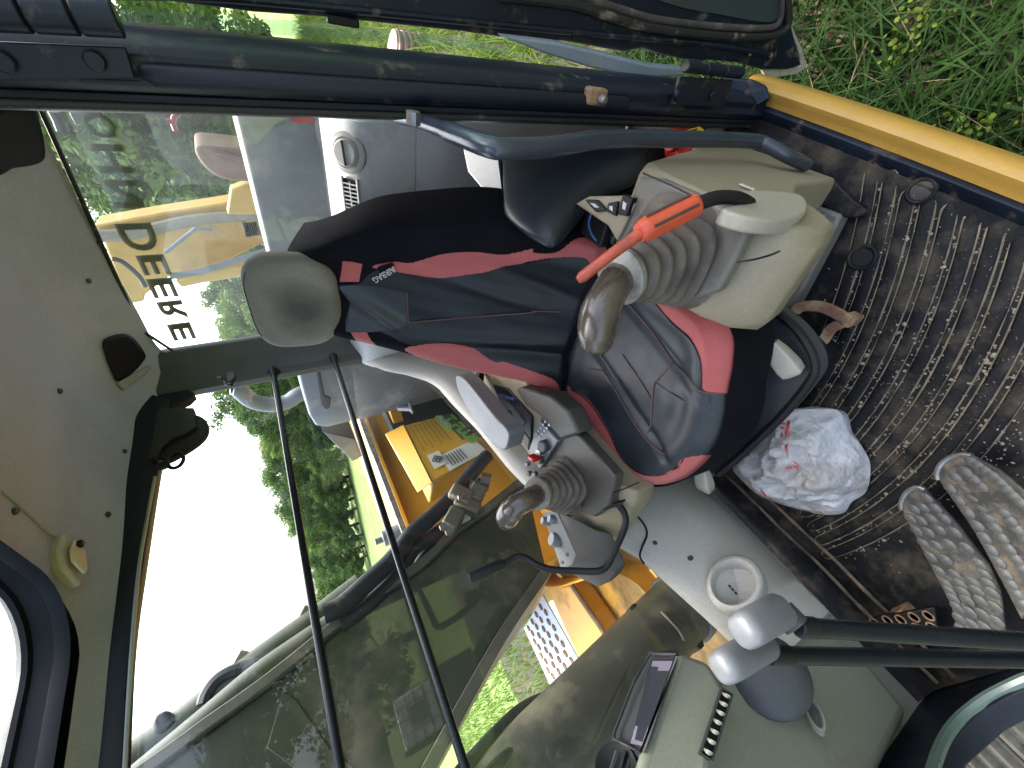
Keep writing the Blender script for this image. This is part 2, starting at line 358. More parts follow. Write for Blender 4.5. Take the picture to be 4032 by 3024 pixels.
blades('grass', 'short meadow grass beyond the straw track', 26000, -9, 5, -20, -6.6, .20, .022, m_blade2, .45)
blades('dead_grass', 'pale dead grass stalks lying among the green blades', 900, -2.4, .1, -.3, 1.4, .22, .005, m_straw, 1.)
# small weeds with yellow green round leaves beside the machine
m_weed = leafmat('weed leaves', (.05, .08, .009), (.09, .125, .015), 9., .3)
for (q, nm) in (((1960, 90), 'rooted in the soil'), ((2005, 30), 'beside a bare soil patch'), ((2130, 290), 'close under the yellow sill')):
    c = at(q, Z=GZ + .14); mb = MB()
    for k in range(34):
        p = c + Vector((rng.normal(0, .055), rng.normal(0, .055), rng.normal(0, .03))); R = frame((rng.normal(0, .6), rng.normal(0, .6), 1)); s = rng.uniform(.006, .012)
        mb.add([p + R @ Vector((s * math.cos(t), s * math.sin(t), .002 * math.cos(2 * t))) for t in np.linspace(0, 2 * math.pi, 7)[:-1]], [tuple(range(6))])
    t = thing('weed_plant', 'small weed with round yellow green leaves, ' + nm, 'plant', (c.x, c.y, GZ)); mb.build('foliage', m_weed, t, smooth=0)
    for k in range(3):
        p = c + Vector((rng.normal(0, .04), rng.normal(0, .04), 0)); MB().tube([Vector((p.x, p.y, GZ - .01)), p + Vector((0, 0, .01))], .0018, 4).build('stem', m_weed, t)

# ---- trees
def tree_meshes(seed, h, rx, n_leaf, ls, mat):
    rg = np.random.default_rng(seed); mb = MB(); tips = []
    lean = rg.normal(0, .04, 2); top = h * .82; r0 = .018 * h + .06
    tr = [Vector((lean[0] * top * t * t + .12 * math.sin(3 * t + seed), lean[1] * top * t * t + .12 * math.cos(2.3 * t + seed), top * t - .05)) for t in np.linspace(0, 1, 9)]
    mb.tube(tr, [r0 * (1 - .85 * t) for t in np.linspace(0, 1, 9)], 7)
    for k in range(20):
        t = .16 + .8 * k / 19; i = min(7, int(t * 8)); p = tr[i].lerp(tr[i + 1], t * 8 - i); a = k * 2.4 + rg.uniform(-.4, .4)
        prof = math.sin(math.pi * min(1, (t - .02) / .98) ** .72) ** .7
        ln = rx * (.42 + .62 * prof) * rg.uniform(.72, 1.12); e = rg.uniform(.15, .55) + .5 * t
        q = p + Vector((math.cos(a) * ln, math.sin(a) * ln, ln * e * .7)); mid = p.lerp(q, .5) + Vector((0, 0, -.06 * ln))
        mb.tube([p, mid, q], [r0 * .33 * (1.1 - t), r0 * .2 * (1.1 - t), .015], 5, False)
        for s in (.45, .68, .88, 1.05):
            tips.append((p.lerp(q, s) + Vector(rg.normal(0, .10 * rx, 3)), rx * rg.uniform(.17, .34)))
    tips.append((tr[-1], rx * .3)); tips.append((tr[-1] + Vector((0, 0, .06 * h)), rx * .22))
    trunk = mb
    pos = []; nor = []
    per = n_leaf // len(tips)
    for c, r in tips:
        d = rg.normal(0, 1, (per, 3)); d /= np.linalg.norm(d, axis=1)[:, None]; rad = r * rg.uniform(.25, 1.0, per) ** .6
        off = d * rad[:, None] * np.array([1.15, 1.15, .72]); pos.append(np.array(c) + off); nor.append(d + rg.normal(0, .7, (per, 3)) + np.array([0, 0, .5]))
    pos = np.concatenate(pos); nor = np.concatenate(nor); nor /= np.linalg.norm(nor, axis=1)[:, None]; n = len(pos)
    ref = rg.normal(0, 1, (n, 3)); u = np.cross(nor, ref); u /= np.linalg.norm(u, axis=1)[:, None]; v = np.cross(nor, u)
    s = ls * rg.uniform(.5, 1.4, n)[:, None]
    V = np.stack([pos - u * s, pos + v * s * .55, pos + u * s, pos - v * s * .55], 1)
    me = bpy.data.meshes.new('crown'); me.vertices.add(n * 4); me.vertices.foreach_set('co', V.ravel()); me.loops.add(n * 4)
    me.loops.foreach_set('vertex_index', np.arange(n * 4, dtype=np.int32)); me.polygons.add(n); me.polygons.foreach_set('loop_start', np.arange(n, dtype=np.int32) * 4); me.update(calc_edges=True)
    me.materials.append(mat)
    tm = bpy.data.meshes.new('trunk'); tm.from_pydata(trunk.v, [], trunk.f); tm.shade_smooth(); tm.materials.append(m_bark)
    return tm, me
m_leafA = leafmat('broad leaf foliage', (.045, .095, .022), (.120, .195, .045), .9)
m_leafB = leafmat('pale leaf foliage', (.075, .130, .028), (.17, .24, .06), .9)
m_leafC = leafmat('deep green foliage', (.035, .080, .024), (.090, .155, .042), .9)
KINDS_T = [tree_meshes(3, 9, 2.9, 17000, .105, m_leafA), tree_meshes(8, 8, 2.6, 16000, .10, m_leafB), tree_meshes(15, 10, 3.1, 18000, .11, m_leafC), tree_meshes(21, 6, 2.3, 15000, .095, m_leafA)]
def tree(label, kind, x, y, s, rz, group=None):
    r = math.hypot(x, y); z = GZ - .12
    t = thing('tree', label, 'tree', (x, y, z), group); t.rotation_euler[2] = rz; t.scale = (s, s, s * (1 + .08 * math.sin(rz * 5)))
    for nm, me in zip(('trunk', 'crown'), KINDS_T[kind]):
        o = bpy.data.objects.new(nm, me); COL.objects.link(o); o.parent = t
    return t
kindname = ['broad leafy', 'pale leafy', 'deep green', 'low bushy']
def direc(px_, dist):
    d = ray(px_); h = math.hypot(d[0], d[1]); return d[0] / h * dist, d[1] / h * dist
# edge of the wood across the field, seen through the side window
row = [((640, 800), 33, 0, 1.05), ((560, 880), 36, 2, 1.0), ((560, 950), 38, 1, .98), ((600, 1010), 40, 0, .95), ((600, 1075), 42, 2, .90), ((620, 1125), 43, 0, .92),
       ((640, 1180), 45, 1, .86), ((640, 1235), 47, 2, .78), ((660, 1290), 50, 0, .78), ((660, 1345), 52, 1, .74), ((660, 1400), 55, 2, .74)]
for k, (q, d, kd, s) in enumerate(row):
    x, y = direc(q, d); tree('tall %s tree in the wood edge beyond the side window field' % kindname[kd], kd, x, y, s * .80, k * 1.7 + .4, 'trees along the far field edge')
for k in range(16):
    q = row[k % 11]; x, y = direc((q[0][0], q[0][1] + 27), q[1] * 1.0 - 2.2 + (k % 3)); tree('low bushy tree filling the foot of the far wood edge', 3, x, y, .52 + .12 * math.sin(k * 3.1), k * 2.1, 'bushes along the far field edge')
for k in range(8):
    q = row[k]; x, y = direc((q[0][0], q[0][1] + 30), q[1] + 8); tree('deep green tree standing deeper in the far wood', 2, x, y, q[3] * .74, k * 1.1 + .3, 'trees deeper in the far wood')
# trees behind the machine, seen through the rear window
rear = [((300, 250), 15, 1, 1.0), ((330, 330), 18, 0, .92), ((430, 400), 20, 0, .80), ((470, 250), 14, 3, 1.0), ((480, 330), 19, 3, 1.0), ((520, 700), 24, 1, .62), ((540, 640), 26, 3, .95), ((560, 610), 22, 3, .7), ((470, 460), 26, 2, .62), ((500, 745), 27, 3, .9)]
for k, (q, d, kd, s) in enumerate(rear):
    x, y = direc(q, d); tree('%s tree behind the machine, seen past the rear window lettering' % kindname[kd], kd, x, y, s, k * 2.3, 'trees behind the rear window')
# trees and bushes behind the door gap and on the open side (mirrored by the side glass)
for k, (x, y, kd, s) in enumerate([(-44, -2.2, 1, .9), (-50, -5.6, 1, 1.), (-24, 4.5, 0, .9), (-16, 14, 2, 1.), (-6, 20, 0, 1.), (3, 22, 1, 1.), (12, 19, 2, 1.), (20, 13, 0, 1.)]):
    tree('%s tree %s' % (kindname[kd], 'seen in the strip between door and pillar' if k < 2 else 'standing across the meadow on the open door side'), kd, x, y, s, k * 1.3, 'trees on the open door side' if k > 1 else 'trees past the door gap')
# ------------------------------------------------------------------ the cab shell
def up_z(x, y):
    r = max(0., 1 - (x + 1.31) / .20); e = max(0., 1 - (y + 1.005) / .16)
    f = max(0., (x - .20) / .35)
    return 1.60 - .115 * r ** 1.7 - .055 * e ** 1.8 - .05 * f ** 2 + .004 * mnoise.noise((x * 5, y * 5, 0))
def hl(p, gap=.002):
    """point of the headliner under a photo pixel"""
    d = ray(p); lo, hi = .2, 3.
    f = lambda k: (CAM[2] + k * d[2]) - up_z(CAM[0] + k * d[0], CAM[1] + k * d[1])
    ks = np.linspace(.3, 2.6, 400); prev = f(ks[0])
    for k0, k1 in zip(ks[:-1], ks[1:]):
        if f(k1) >= 0: break
    for _ in range(30):
        mid = (k0 + k1) / 2
        if f(mid) >= 0: k1 = mid
        else: k0 = mid
    q = Vector(CAM + k0 * d); q.z -= gap; return q
cab = thing('excavator_cab', 'dark framed excavator cab with grey headliner and glazed sides', 'cab', (-.5, -.5, 0))
# headliner with the roof hatch opening
HX0, HX1, HY0, HY1, HR = -.60, .28, -.94, -.12, .13
def in_hatch(x, y):
    cx, cy = (HX0 + HX1) / 2, (HY0 + HY1) / 2; qx, qy = abs(x - cx) - (HX1 - HX0) / 2 + HR, abs(y - cy) - (HY1 - HY0) / 2 + HR
    return math.hypot(max(qx, 0), max(qy, 0)) + min(max(qx, qy), 0) - HR
xs = np.unique(np.concatenate([np.linspace(-1.31, -1.08, 24), np.linspace(-1.08, .62, 70)])); ys = np.unique(np.concatenate([np.linspace(-1.005, -.82, 22), np.linspace(-.82, .02, 40)]))
mb = MB(); idx = {}
for x in xs:
    for y in ys:
        d = in_hatch(x, y); X, Y = x, y
        if -.05 < d < .03:      # snap to the opening's edge
            e = 1e-3; gx = (in_hatch(x + e, y) - d) / e; gy = (in_hatch(x, y + e) - d) / e
            if d < .016: X, Y = x - gx * d, y - gy * d
        idx[(x, y)] = len(mb.v); mb.v.append((X, Y, up_z(X, Y)))
for i in range(len(xs) - 1):
    for j in range(len(ys) - 1):
        c4 = [(xs[i], ys[j]), (xs[i + 1], ys[j]), (xs[i + 1], ys[j + 1]), (xs[i], ys[j + 1])]
        if sum(in_hatch(*c) < -.014 for c in c4) == 0 : mb.f.append(tuple(idx[c] for c in c4))
headliner = mb.build('headliner', m_headliner, cab, smooth=1.2)
m_hatch = M('dark hatch frame', (.0045, .006, .010), .6, 0, .2, 6, None, None, spec=.2)
hc = [((HX0 + HX1) / 2 + a, (HY0 + HY1) / 2 + b) for a, b in rrect(HX1 - HX0, HY1 - HY0, HR, 8)]
hatch_ring = lambda k, z: [Vector(((x - (HX0 + HX1) / 2) * k + (HX0 + HX1) / 2, (y - (HY0 + HY1) / 2) * k + (HY0 + HY1) / 2, z)) for x, y in hc]
mb = MB(); mb.rings([hatch_ring(1.004, 1.596), hatch_ring(.994, 1.591), hatch_ring(.992, 1.60), hatch_ring(.995, 1.612)], True, (False, False)); rim = mb.build('hatch_liner', m_hatch, cab)
mb = MB(); mb.rings([hatch_ring(.995, 1.612), hatch_ring(1.004, 1.616), hatch_ring(1.004, 1.640), hatch_ring(.992, 1.644), hatch_ring(.992, 1.652), hatch_ring(1.02, 1.665)], True, (False, False)); mb.build('hatch_frame', m_hatch, cab)
mb = MB(); mb.add(hatch_ring(1.012, 1.657), [tuple(range(len(hc)))]); mb.build('hatch_pane', m_glass_veiled, cab, smooth=0)
# outer roof skin so that light enters only by the openings
mb = MB(); mb.rings([hatch_ring(1.02, 1.665), [Vector(((x + .16) * 2.25 - .34, (y + .53) * 1.42 - .53, 1.68)) for x, y in hc], [Vector(((x + .16) * 2.32 - .34, (y + .53) * 1.46 - .53, 1.60)) for x, y in hc]], True, (False, False)); mb.build('roof_skin', m_navy_clean, cab)
# black speaker squares, screws, dome light on the headliner
def patch(name, pix, mat, parent, gap=.004, nsub=6, thick=.004, bevel=0):
    pts = smoothpath([(a, b, 0) for a, b in pix], nsub, True); P = [hl((q.x, q.y), gap) for q in pts]; n_ = len(P); cx_ = sum(q.x for q in pts) / n_; cy_ = sum(q.y for q in pts) / n_; mb = MB()
    rows = [[hl((cx_ + (q.x - cx_) * k, cy_ + (q.y - cy_) * k), gap) for q in pts] for k in (.05, .3, .55, .8)] + [P]
    mb.rings(rows, True, (True, False)); return mb.build(name, mat, parent, solid=thick, bevel=bevel, smooth=1.)
patch('speaker_grille', [(217, 742), (232, 728), (262, 722), (285, 733), (307, 764), (304, 780), (280, 806), (250, 824), (240, 812), (226, 778)], m_black, headliner)
patch('speaker_lip', [(250, 828), (280, 810), (320, 790), (312, 806), (272, 836), (262, 842)], m_trim, headliner, .003)  # grey lip strip along the speaker edge
patch('speaker_grille', [(-20, 240), (60, 232), (78, 270), (88, 320), (84, 345), (60, 356), (20, 362), (-20, 370)], m_black, headliner)
for q in [(30, 1105), (127, 845), (268, 975), (232, 1112), (190, 607), (212, 525)]:
    c = hl(q, .001); mb = MB(); mb.lathe([(.0, .004), (.004, .0042), (.0062, .002), (.0065, -.001)], c, (.1, .1, -1), 12); mb.build('trim_clip', m_trimdark, headliner)
dl = [hl(q, .004) for q in [(118, 1158), (106, 1195), (110, 1232), (155, 1278), (162, 1262), (158, 1205), (140, 1172)]]
mb = MB(); nrm = Vector((0, .2, -1)); mb.prism([p + Vector((0, 0, .01)) for p in dl], Vector((0, .004, -.022))); dome = mb.build('dome_light', M('dome light housing', (.46, .43, .36), .4), cab, bevel=.006)
c = sum(dl, Vector()) / 7; mb = MB(); mb.prism([c + (p - c) * .62 + Vector((0, .003, -.016)) for p in dl], Vector((0, .001, -.006))); mb.build('lens', M('yellowed light lens', (.62, .55, .38), .3), dome, bevel=.002)
mb = MB(); mb.box(c + Vector((-.02, .012, -.022)), (.012, .012, .01)); mb.build('light_switch', m_black, dome, bevel=.002)
# seam strip across the headliner front
mb = MB(); sp = [hl(q, .002) for q in [(0, 1062), (30, 1085), (70, 1120), (100, 1150), (118, 1158)]]; mb.tube(smoothpath(sp, 5), .0022, 6); mb.build('headliner_seam', m_headliner, headliner)

# right window top rail (dark), with its pale weatherstrip
RY = -1.0
def strip(name, up, lo, ysurf, mat, parent, th=.03, **k):
    a = smoothpath([at(p, Y=ysurf) for p in up], 5); b = smoothpath([at(p, Y=ysurf) for p in lo], 5); n = min(len(a), len(b))
    mb = MB(); mb.grid([a[:n], b[:n]]); return mb.build(name, mat, parent, solid=th, offset=0, **k)
strip('window_rail', [(300, 850), (292, 900), (262, 1010), (240, 1200), (215, 1400), (190, 1659), (175, 1850), (165, 2300)], [(372, 870), (370, 915), (348, 1010), (318, 1200), (290, 1400), (276, 1659), (270, 1850), (262, 2300)], -1.0, m_navy_clean, cab, .03, bevel=.004)
mb = MB(); mb.tube(smoothpath([at(q, Y=-.983) for q in [(335, 1030), (318, 1120), (300, 1230), (285, 1400), (270, 1659), (262, 1850), (255, 2300)]], 6), .0035, 6); mb.build('weatherstrip', M('pale weatherstrip', (.30, .32, .30), .5), cab)
# rear right corner pillar
prof = [(-1.325, -.905), (-1.30, -.905), (-1.285, -.93), (-1.27, -.955), (-1.245, -.972), (-1.222, -.985), (-1.215, -1.0), (-1.22, -1.03), (-1.33, -1.03)]
mb = MB(); mb.rings([[Vector((x, y + .0 * z, z)) for x, y in prof] for z in (.55, .9, 1.2, 1.42, 1.56)]); mb.build('rear_corner_pillar', M('grey blue pillar cover', (.070, .076, .082), .5, 0, .1, 4, None, (.2, 250, .001)), cab, bevel=.008, seg=3)
# rounded gusset where pillar meets roof, over the window corner
mb = MB(); mb.prism([at(q, Y=-.995) for q in [(310, 790), (420, 848), (405, 862), (382, 872), (372, 890), (372, 940), (285, 960)]], (0, -.03, 0)); mb.build('corner_gusset', m_navy_clean, cab, bevel=.004)
# folded sun blind roll and its bracket in the window corner
sb = thing('sun_blind', 'folded dark sun blind bracket with round loop at the window top corner', 'sun blind', at((400, 930), Y=-.97))
mb = MB(); mb.prism([at(q, Y=-.965) for q in [(340, 885), (372, 880), (418, 880), (420, 890), (424, 920), (400, 935), (372, 945), (350, 965), (338, 990), (322, 990), (330, 940)]], (0, -.02, 0)); mb.build('bracket', m_seal, sb, bevel=.003)
mb = MB(); mb.prism(smoothpath([at(q, Y=-.975) for q in [(415, 898), (436, 900), (449, 915), (447, 935), (430, 955), (395, 978), (360, 995), (345, 985), (365, 955), (405, 935)]], 4, True), (0, -.016, 0)); mb.build('fabric_roll', m_black, sb, bevel=.003)
lp = [at(q, Y=-.97) for q in [(345, 1000), (362, 990), (388, 982)]]
mb = MB(); cc = at((379, 994), Y=-.97); mb.tube(smoothpath([cc + Vector((.026 * math.cos(a), 0, .017 * math.sin(a))) for a in np.linspace(0, 2 * math.pi, 13)[:-1]], 2, True) + [cc + Vector((.026, 0, 0))], .0045, 6, False); mb.build('loop', m_black, sb)
mb = MB(); mb.tube([at((338, 1012), Y=-.97), at((366, 1000), Y=-.97)], .011, 8); mb.build('stem', m_black, sb)
# glazing
def pane(name, pts, mat, parent, **k):
    mb = MB(); mb.add(pts, [tuple(range(len(pts)))]); return mb.build(name, mat, parent, smooth=0, **k)
def rw(y, z): return Vector((-1.315 - .0 * z, y, z))
rear_pane = pane('rear_window_pane', [rw(-.20, .90), rw(-.20, 1.462), rw(-.3, 1.468), rw(-.55, 1.49), rw(-.82, 1.50), rw(-.93, 1.44), rw(-.93, .90)], m_glass_veiled, cab)
side_low = [(-1.23, .93), (-1.145, .865), (-1.10, .80), (-1.04, .738), (-.98, .712), (-.90, .700), (-.75, .668), (-.58, .648), (-.50, .630), (-.30, .530), (-.185, .46), (.0, .41), (.2, .36), (.5, .30)]
side_pane = pane('side_window_pane', [Vector((x, -1.012, z - .02)) for x, z in side_low] + [Vector((.5, -1.012, 1.54)), Vector((-.3, -1.012, 1.54)), Vector((-.9, -1.012, 1.52)), Vector((-1.23, -1.012, 1.50))], m_glass, cab)
# guard bars across the side window, each with an end boss
for (a, b) in (((590, 800), (741, 1695)), ((720, 770), (1022, 1712))):
    p, q = at(a, Y=-.975), at(b, Y=-.985); q = p + (q - p) * 1.3; gb = MB().tube([p, q], .0085, 12).build('guard_bar', m_blackgloss, cab)
    MB().lathe([(.012, -.008), (.0135, .0), (.0115, .006), (.010, .02), (.0088, .032)], p, q - p, 14).build('end_boss', m_black, gb)
    MB().lathe([(.02, 0), (.02, .006), (.013, .010)], p + Vector((-.01, -.018, 0)), (0, 1, 0), 14).build('boss_flange', m_black, gb)
# coat hook / latch on the corner pillar
lt = MB().box(at((500, 815), Y=-.965), (.05, .012, .022)).build('window_latch', m_trimdark, cab, bevel=.003)
MB().tube([at((482, 818), Y=-.955), at((486, 830), Y=-.94), at((500, 832), Y=-.935), at((505, 818), Y=-.955)], .004, 7).build('latch_hook', m_blackgloss, lt)
MB().lathe([(.0, .004), (.006, .003), (.0065, 0)], at((474, 816), Y=-.957), (0, 1, 0), 10).build('latch_screw', m_steel, lt)
# rear trim panel below the window: profile drawn in x,z and run across the cab
def rearprof(y):
    w_ = .5 + .5 * math.tanh((y + .22) / .02)
    return [(-1.32, .925), (-1.305, .945), (-1.265, .942), (-1.235, .928), (-1.205, .913), (-1.180, .890), (-1.168, .860), (-1.168, .80), (-1.175, .735), (-1.179, .733), (-1.175, .731), (-1.178, .50), (-1.182, .20), (-1.185, .0)]
mb = MB(); A = []
for y in np.linspace(-.19, -1.02, 50): A.append([Vector((x, y, z)) for x, z in rearprof(y)])
mb.grid(A); rearp = mb.build('rear_trim_panel', m_rear, cab, smooth=.8)
# moulded swell at the pillar side of the rear panel
mb = MB(); mb.rings([[Vector((-1.19 + .055 * math.cos(a) * s, -.20 + .05 * math.sin(a) * s + (z - .8) * .06, z)) for a in np.linspace(-1.6, 1.6, 10)] for z, s in ((.66, .7), (.74, .9), (.84, 1), (.905, .9), (.93, .5))], False); mb.build('moulded_swell', m_rear, cab, smooth=1.2)
# round vent knob, blank disc, louvre vent
kc = at((750, 330), X=-1.192); ax = Vector((.75, .12, .65))
kb = MB().lathe([(.044, -.012), (.044, .003), (.036, .006), (.034, -.002), (.031, .012), (.027, .016), (0, .017)], kc, ax, 28).build('vent_knob', m_white, rearp)
MB().box(kc + ax.normalized() * .017, (.004, .056, .006), frame(ax, (0, 1, .2))).build('knob_slot', m_black, kb)
MB().lathe([(.048, -.008), (.048, .001), (.043, .003)], kc, ax, 28).build('knob_ring', m_trim, rearp)
MB().lathe([(.0, .001), (.021, .001), (.0215, -.001)], at((716, 340), X=-1.25), (.4, 0, .9), 24).build('blank_disc', m_white, rearp)
va, vb = at((757, 392), X=-1.193), at((766, 470), X=-1.193); vd = (vb - va); vn = Vector((.72, 0, .69)); vw = vd.cross(vn).normalized()
vent = MB().box((va + vb) / 2, (vd.length + .01, .040, .006), Matrix((vd.normalized(), vw, vn.normalized())).transposed()).build('louvre_vent', m_black, rearp)
for k in range(9):
    MB().box(va + vd * (k + .5) / 9 + vn * .004, (.003, .036, .006), Matrix((vd.normalized(), vw, vn.normalized())).transposed()).build('louvre_slat', m_rear, vent)
MB().box((va + vb) / 2 + vn * .0045, (vd.length, .003, .005), Matrix((vd.normalized(), vw, vn.normalized())).transposed()).build('louvre_bar', m_rear, vent)
for w0 in (-.022, .022): MB().box((va + vb) / 2 + vn * .003 + vw * w0, (vd.length + .02, .005, .008), Matrix((vd.normalized(), vw, vn.normalized())).transposed()).build('vent_edge', m_rear, vent, bevel=.001)
# rear window lower sill: thin black gasket
MB().tube([rw(-.2, .937) + Vector((.012, 0, 0)), rw(-.93, .937) + Vector((.012, 0, 0))], .006, 8).build('gasket', m_seal, cab)
MB().tube([rw(-.2, 1.462) + Vector((.008, 0, 0)), rw(-.3, 1.470) + Vector((.008, 0, 0)), rw(-.82, 1.497) + Vector((.008, 0, 0)), rw(-.915, 1.445) + Vector((.008, 0, 0)), rw(-.915, .94) + Vector((.008, 0, 0))], .005, 8).build('gasket', m_seal, cab)

# lettering on the outside of the rear window, mirrored from inside
def rear_dir(pix): return at(pix, X=-1.318)
lx = Vector((0, 1, 0))
letters = [('O', (413, 268), .95), ('H', (466, 318), 1.), ('N', (0, 0), 1.)]
b0, b1 = rear_dir(T('a1', 905, 1010)), rear_dir(T('b1', 1556, 1158))
t0, t1 = rear_dir(T('a1', 695, 1140)), rear_dir(T('b1', 1340, 1180))
L_H = .112
def letter(ch, y0, y1, z0, z1):
    """block letter in the rear window plane; y0 is its reading start (seen from behind the machine), y1 its end"""
    me = text_mesh(ch, 1., .030); co = np.array([v.co[:] for v in me.vertices]); lo = co.min(0); hi = co.max(0)
    for v in me.vertices:
        u = (v.co.x - lo[0]) / (hi[0] - lo[0]); w_ = (v.co.y - lo[1]) / (hi[1] - lo[1])
        yy = y0 + (y1 - y0) * u; v.co = Vector((-1.319, yy, z0 + (z1 - z0) * w_))
    me.materials.clear(); return link('decal_letter', me, m_decal, rear_pane, smooth=0)
def lspan(ta, tb, tc):
    """start, end and baseline pixels of a letter"""
    return rear_dir(ta), rear_dir(tb), rear_dir(tc)
lets = {'O': [T('a1', 730, 885), T('a1', 730, 1090)], 'H': [T('a1', 830, 1140), T('a1', 905, 1372)], 'N': [T('a1', 950, 1425), T('a1', 1020, 1645)],
        'D': [T('b1', 1060, 260), T('b1', 1120, 480)], 'E': [T('b1', 1190, 510), T('b1', 1250, 670)], 'E2': [T('b1', 1270, 695), T('b1', 1320, 850)],
        'R': [T('b1', 1345, 875), T('b1', 1400, 1022)], 'E3': [T('b1', 1425, 1050), T('b1', 1465, 1185)]}
tb = {'O': (T('a1', 650, 985), T('a1', 905, 985)), 'H': (T('a1', 740, 1255), T('a1', 1005, 1255)), 'N': (T('a1', 850, 1530), T('a1', 1105, 1530)), 'D': (T('b1', 950, 370), T('b1', 1240, 370)), 'E': (T('b1', 1105, 590), T('b1', 1330, 590)),
      'E2': (T('b1', 1185, 775), T('b1', 1390, 775)), 'R': (T('b1', 1265, 950), T('b1', 1470, 950)), 'E3': (T('b1', 1345, 1120), T('b1', 1535, 1120))}
for k in lets:
    s, e = [rear_dir(q) for q in lets[k]]; tz, bz = [rear_dir(q).z for q in tb[k]]
    letter(k[0], s.y, e.y, bz, tz)
o_s, o_e = [rear_dir(q).y for q in lets['O']]
letter('J', o_s + .135, o_s + .045, rear_dir(tb['O'][1]).z, rear_dir(tb['O'][0]).z)
# notice sticker low on the rear window
nq = [T('b1', 1918, 258), T('b1', 2030, 240), T('b1', 2068, 352), T('b1', 1950, 372)]
np_ = [at(q, X=-1.312) for q in nq]
stk = pane('notice_sticker', np_, m_white, rear_pane); d1 = (np_[1] - np_[0]); d2 = (np_[3] - np_[0])
pane('sticker_header', [np_[0] + d1 * a + d2 * b + Vector((.0015, 0, 0)) for a, b in ((.04, .03), (.36, .03), (.36, .97), (.04, .97))], M('blue print', (.03, .07, .22), .5), stk)
put_text('lettering', 'NOTICE', .013, np_[3] + d1 * .30 - d2 * .06 + Vector((.003, 0, 0)), -d2, -d1, m_white, stk, .0005)
for k in range(4): pane('print_line', [np_[0] + d1 * a + d2 * b + Vector((.0015, 0, 0)) for a, b in ((.46 + k * .13, .08), (.51 + k * .13, .08), (.51 + k * .13, .9 - .2 * (k == 3)), (.46 + k * .13, .9 - .2 * (k == 3)))], m_trimdark, stk)

# ---- door pillar: profile across y, leaning slightly outwards to the floor
def pil(dx, dy, z): return Vector((-.75 + dx, dy - .043 * (z - .95), z))
pprof = [(-.10, -.155), (-.03, -.155), (.0, -.147), (.004, -.140), (.001, -.134), (.006, -.127), (.020, -.122), (.028, -.112), (.018, -.104), (.02, -.098), (.022, -.088), (.012, -.078), (-.01, -.072), (-.06, -.068), (-.10, -.068)]
zs = np.linspace(1.62, -.02, 42)
mb = MB(); mb.rings([[pil(a, b, z) for a, b in pprof] for z in zs]); pillar = mb.build('door_pillar', m_navy, cab, bevel=.004, smooth=.7)
# ribbed rubber seal down the pillar
mb = MB()
for k in range(330):
    z = 1.6 - 1.6 * k / 329; r_ = .0068 if k % 2 else .0058
    if k == 0: ringsS = []
    c = pil(.004, -.1395, z); ringsS.append([c + Vector((r_ * math.cos(t), r_ * math.sin(t), 0)) for t in np.linspace(0, 2 * math.pi, 9)[:-1]])
mb.rings(ringsS); mb.build('rubber_seal', m_seal, pillar, smooth=1.)
# smooth bead and ridge
MB().tube([pil(.012, -.1295, 1.6), pil(.012, -.1295, .02)], .0045, 8).build('seal_bead', m_navy_clean, pillar)
# raised panel with rounded ends on the pillar face
zt, zb = at((330, 165), X=-.73).z, .46
mb = MB(); mb.rings([[pil(.022 + s * .007, -.1155, z), pil(.029 + s * .007, -.108, z), pil(.026 + s * .006, -.097, z), pil(.020, -.093, z)] for z, s in ((zt + .012, -1), (zt + .004, .2), (zt - .006, 1), (zb + .01, 1), (zb, .2), (zb - .008, -1))], False); mb.build('raised_panel', m_navy_clean, pillar, smooth=1.)
# hinges
def hinge(pl, barrel, bolts, muddy):
    P4 = [at(q, X=-.716) for q in pl]; mb = MB(); mb.prism(P4, (.006, 0, 0)); h = mb.build('hinge_plate', m_navy, pillar, bevel=.0015)
    a, b = at(barrel[0], X=-.705), at(barrel[1], X=-.705)
    n = 3
    for k in range(n):
        p, q = a.lerp(b, k / n + .008), a.lerp(b, (k + 1) / n - .008); MB().tube([p, q], barrel[2], 16).build('hinge_knuckle', m_navy, h, bevel=.002)
    MB().lathe([(.0, .008), (.006, .007), (.0065, .0), (.004, -.004)], b if muddy else a, (b - a) if muddy else (a - b), 12).build('hinge_pin', m_steel, h)
    for q in bolts: MB().lathe([(0, .0065), (.008, .006), (.0098, .004), (.0098, -.002)], at(q, X=-.710), (1, 0, 0), 18).build('bolt_head', m_navy, h)
    return h
hinge([(-60, 86), (272, 100), (293, 168), (-60, 172)], ((-60, 20), (258, 40), .0165), [(8, 132), (205, 130)], False)
hinge([(1464, 164), (1580, 172), (1560, 232), (1447, 224)], ((1478, 142), (1602, 158), .0105), [(1463, 205), (1538, 206)], True)
# muddy striker block
sk = at((1285, 208), X=-.722); st_ = MB().box(sk, (.022, .028, .045)).build('striker', m_rust, pillar, bevel=.006, seg=3)
MB().lathe([(.0, .012), (.006, .011), (.008, .006), (.009, 0)], sk + Vector((.010, -.002, -.008)), (1, 0, -.2), 12).build('striker_pin', m_steel, st_)
# flared foot of the pillar
mb = MB(); fp = [at(q, Z=z) for q, z in (((1560, 165), .12), ((1620, 170), .075), ((1655, 185), .05), ((1664, 215), .04), ((1640, 228), .04), ((1560, 232), .10))]
mb.prism(fp, (-.03, 0, -.05)); mb.build('pillar_foot', m_navy, pillar, bevel=.006, seg=3)

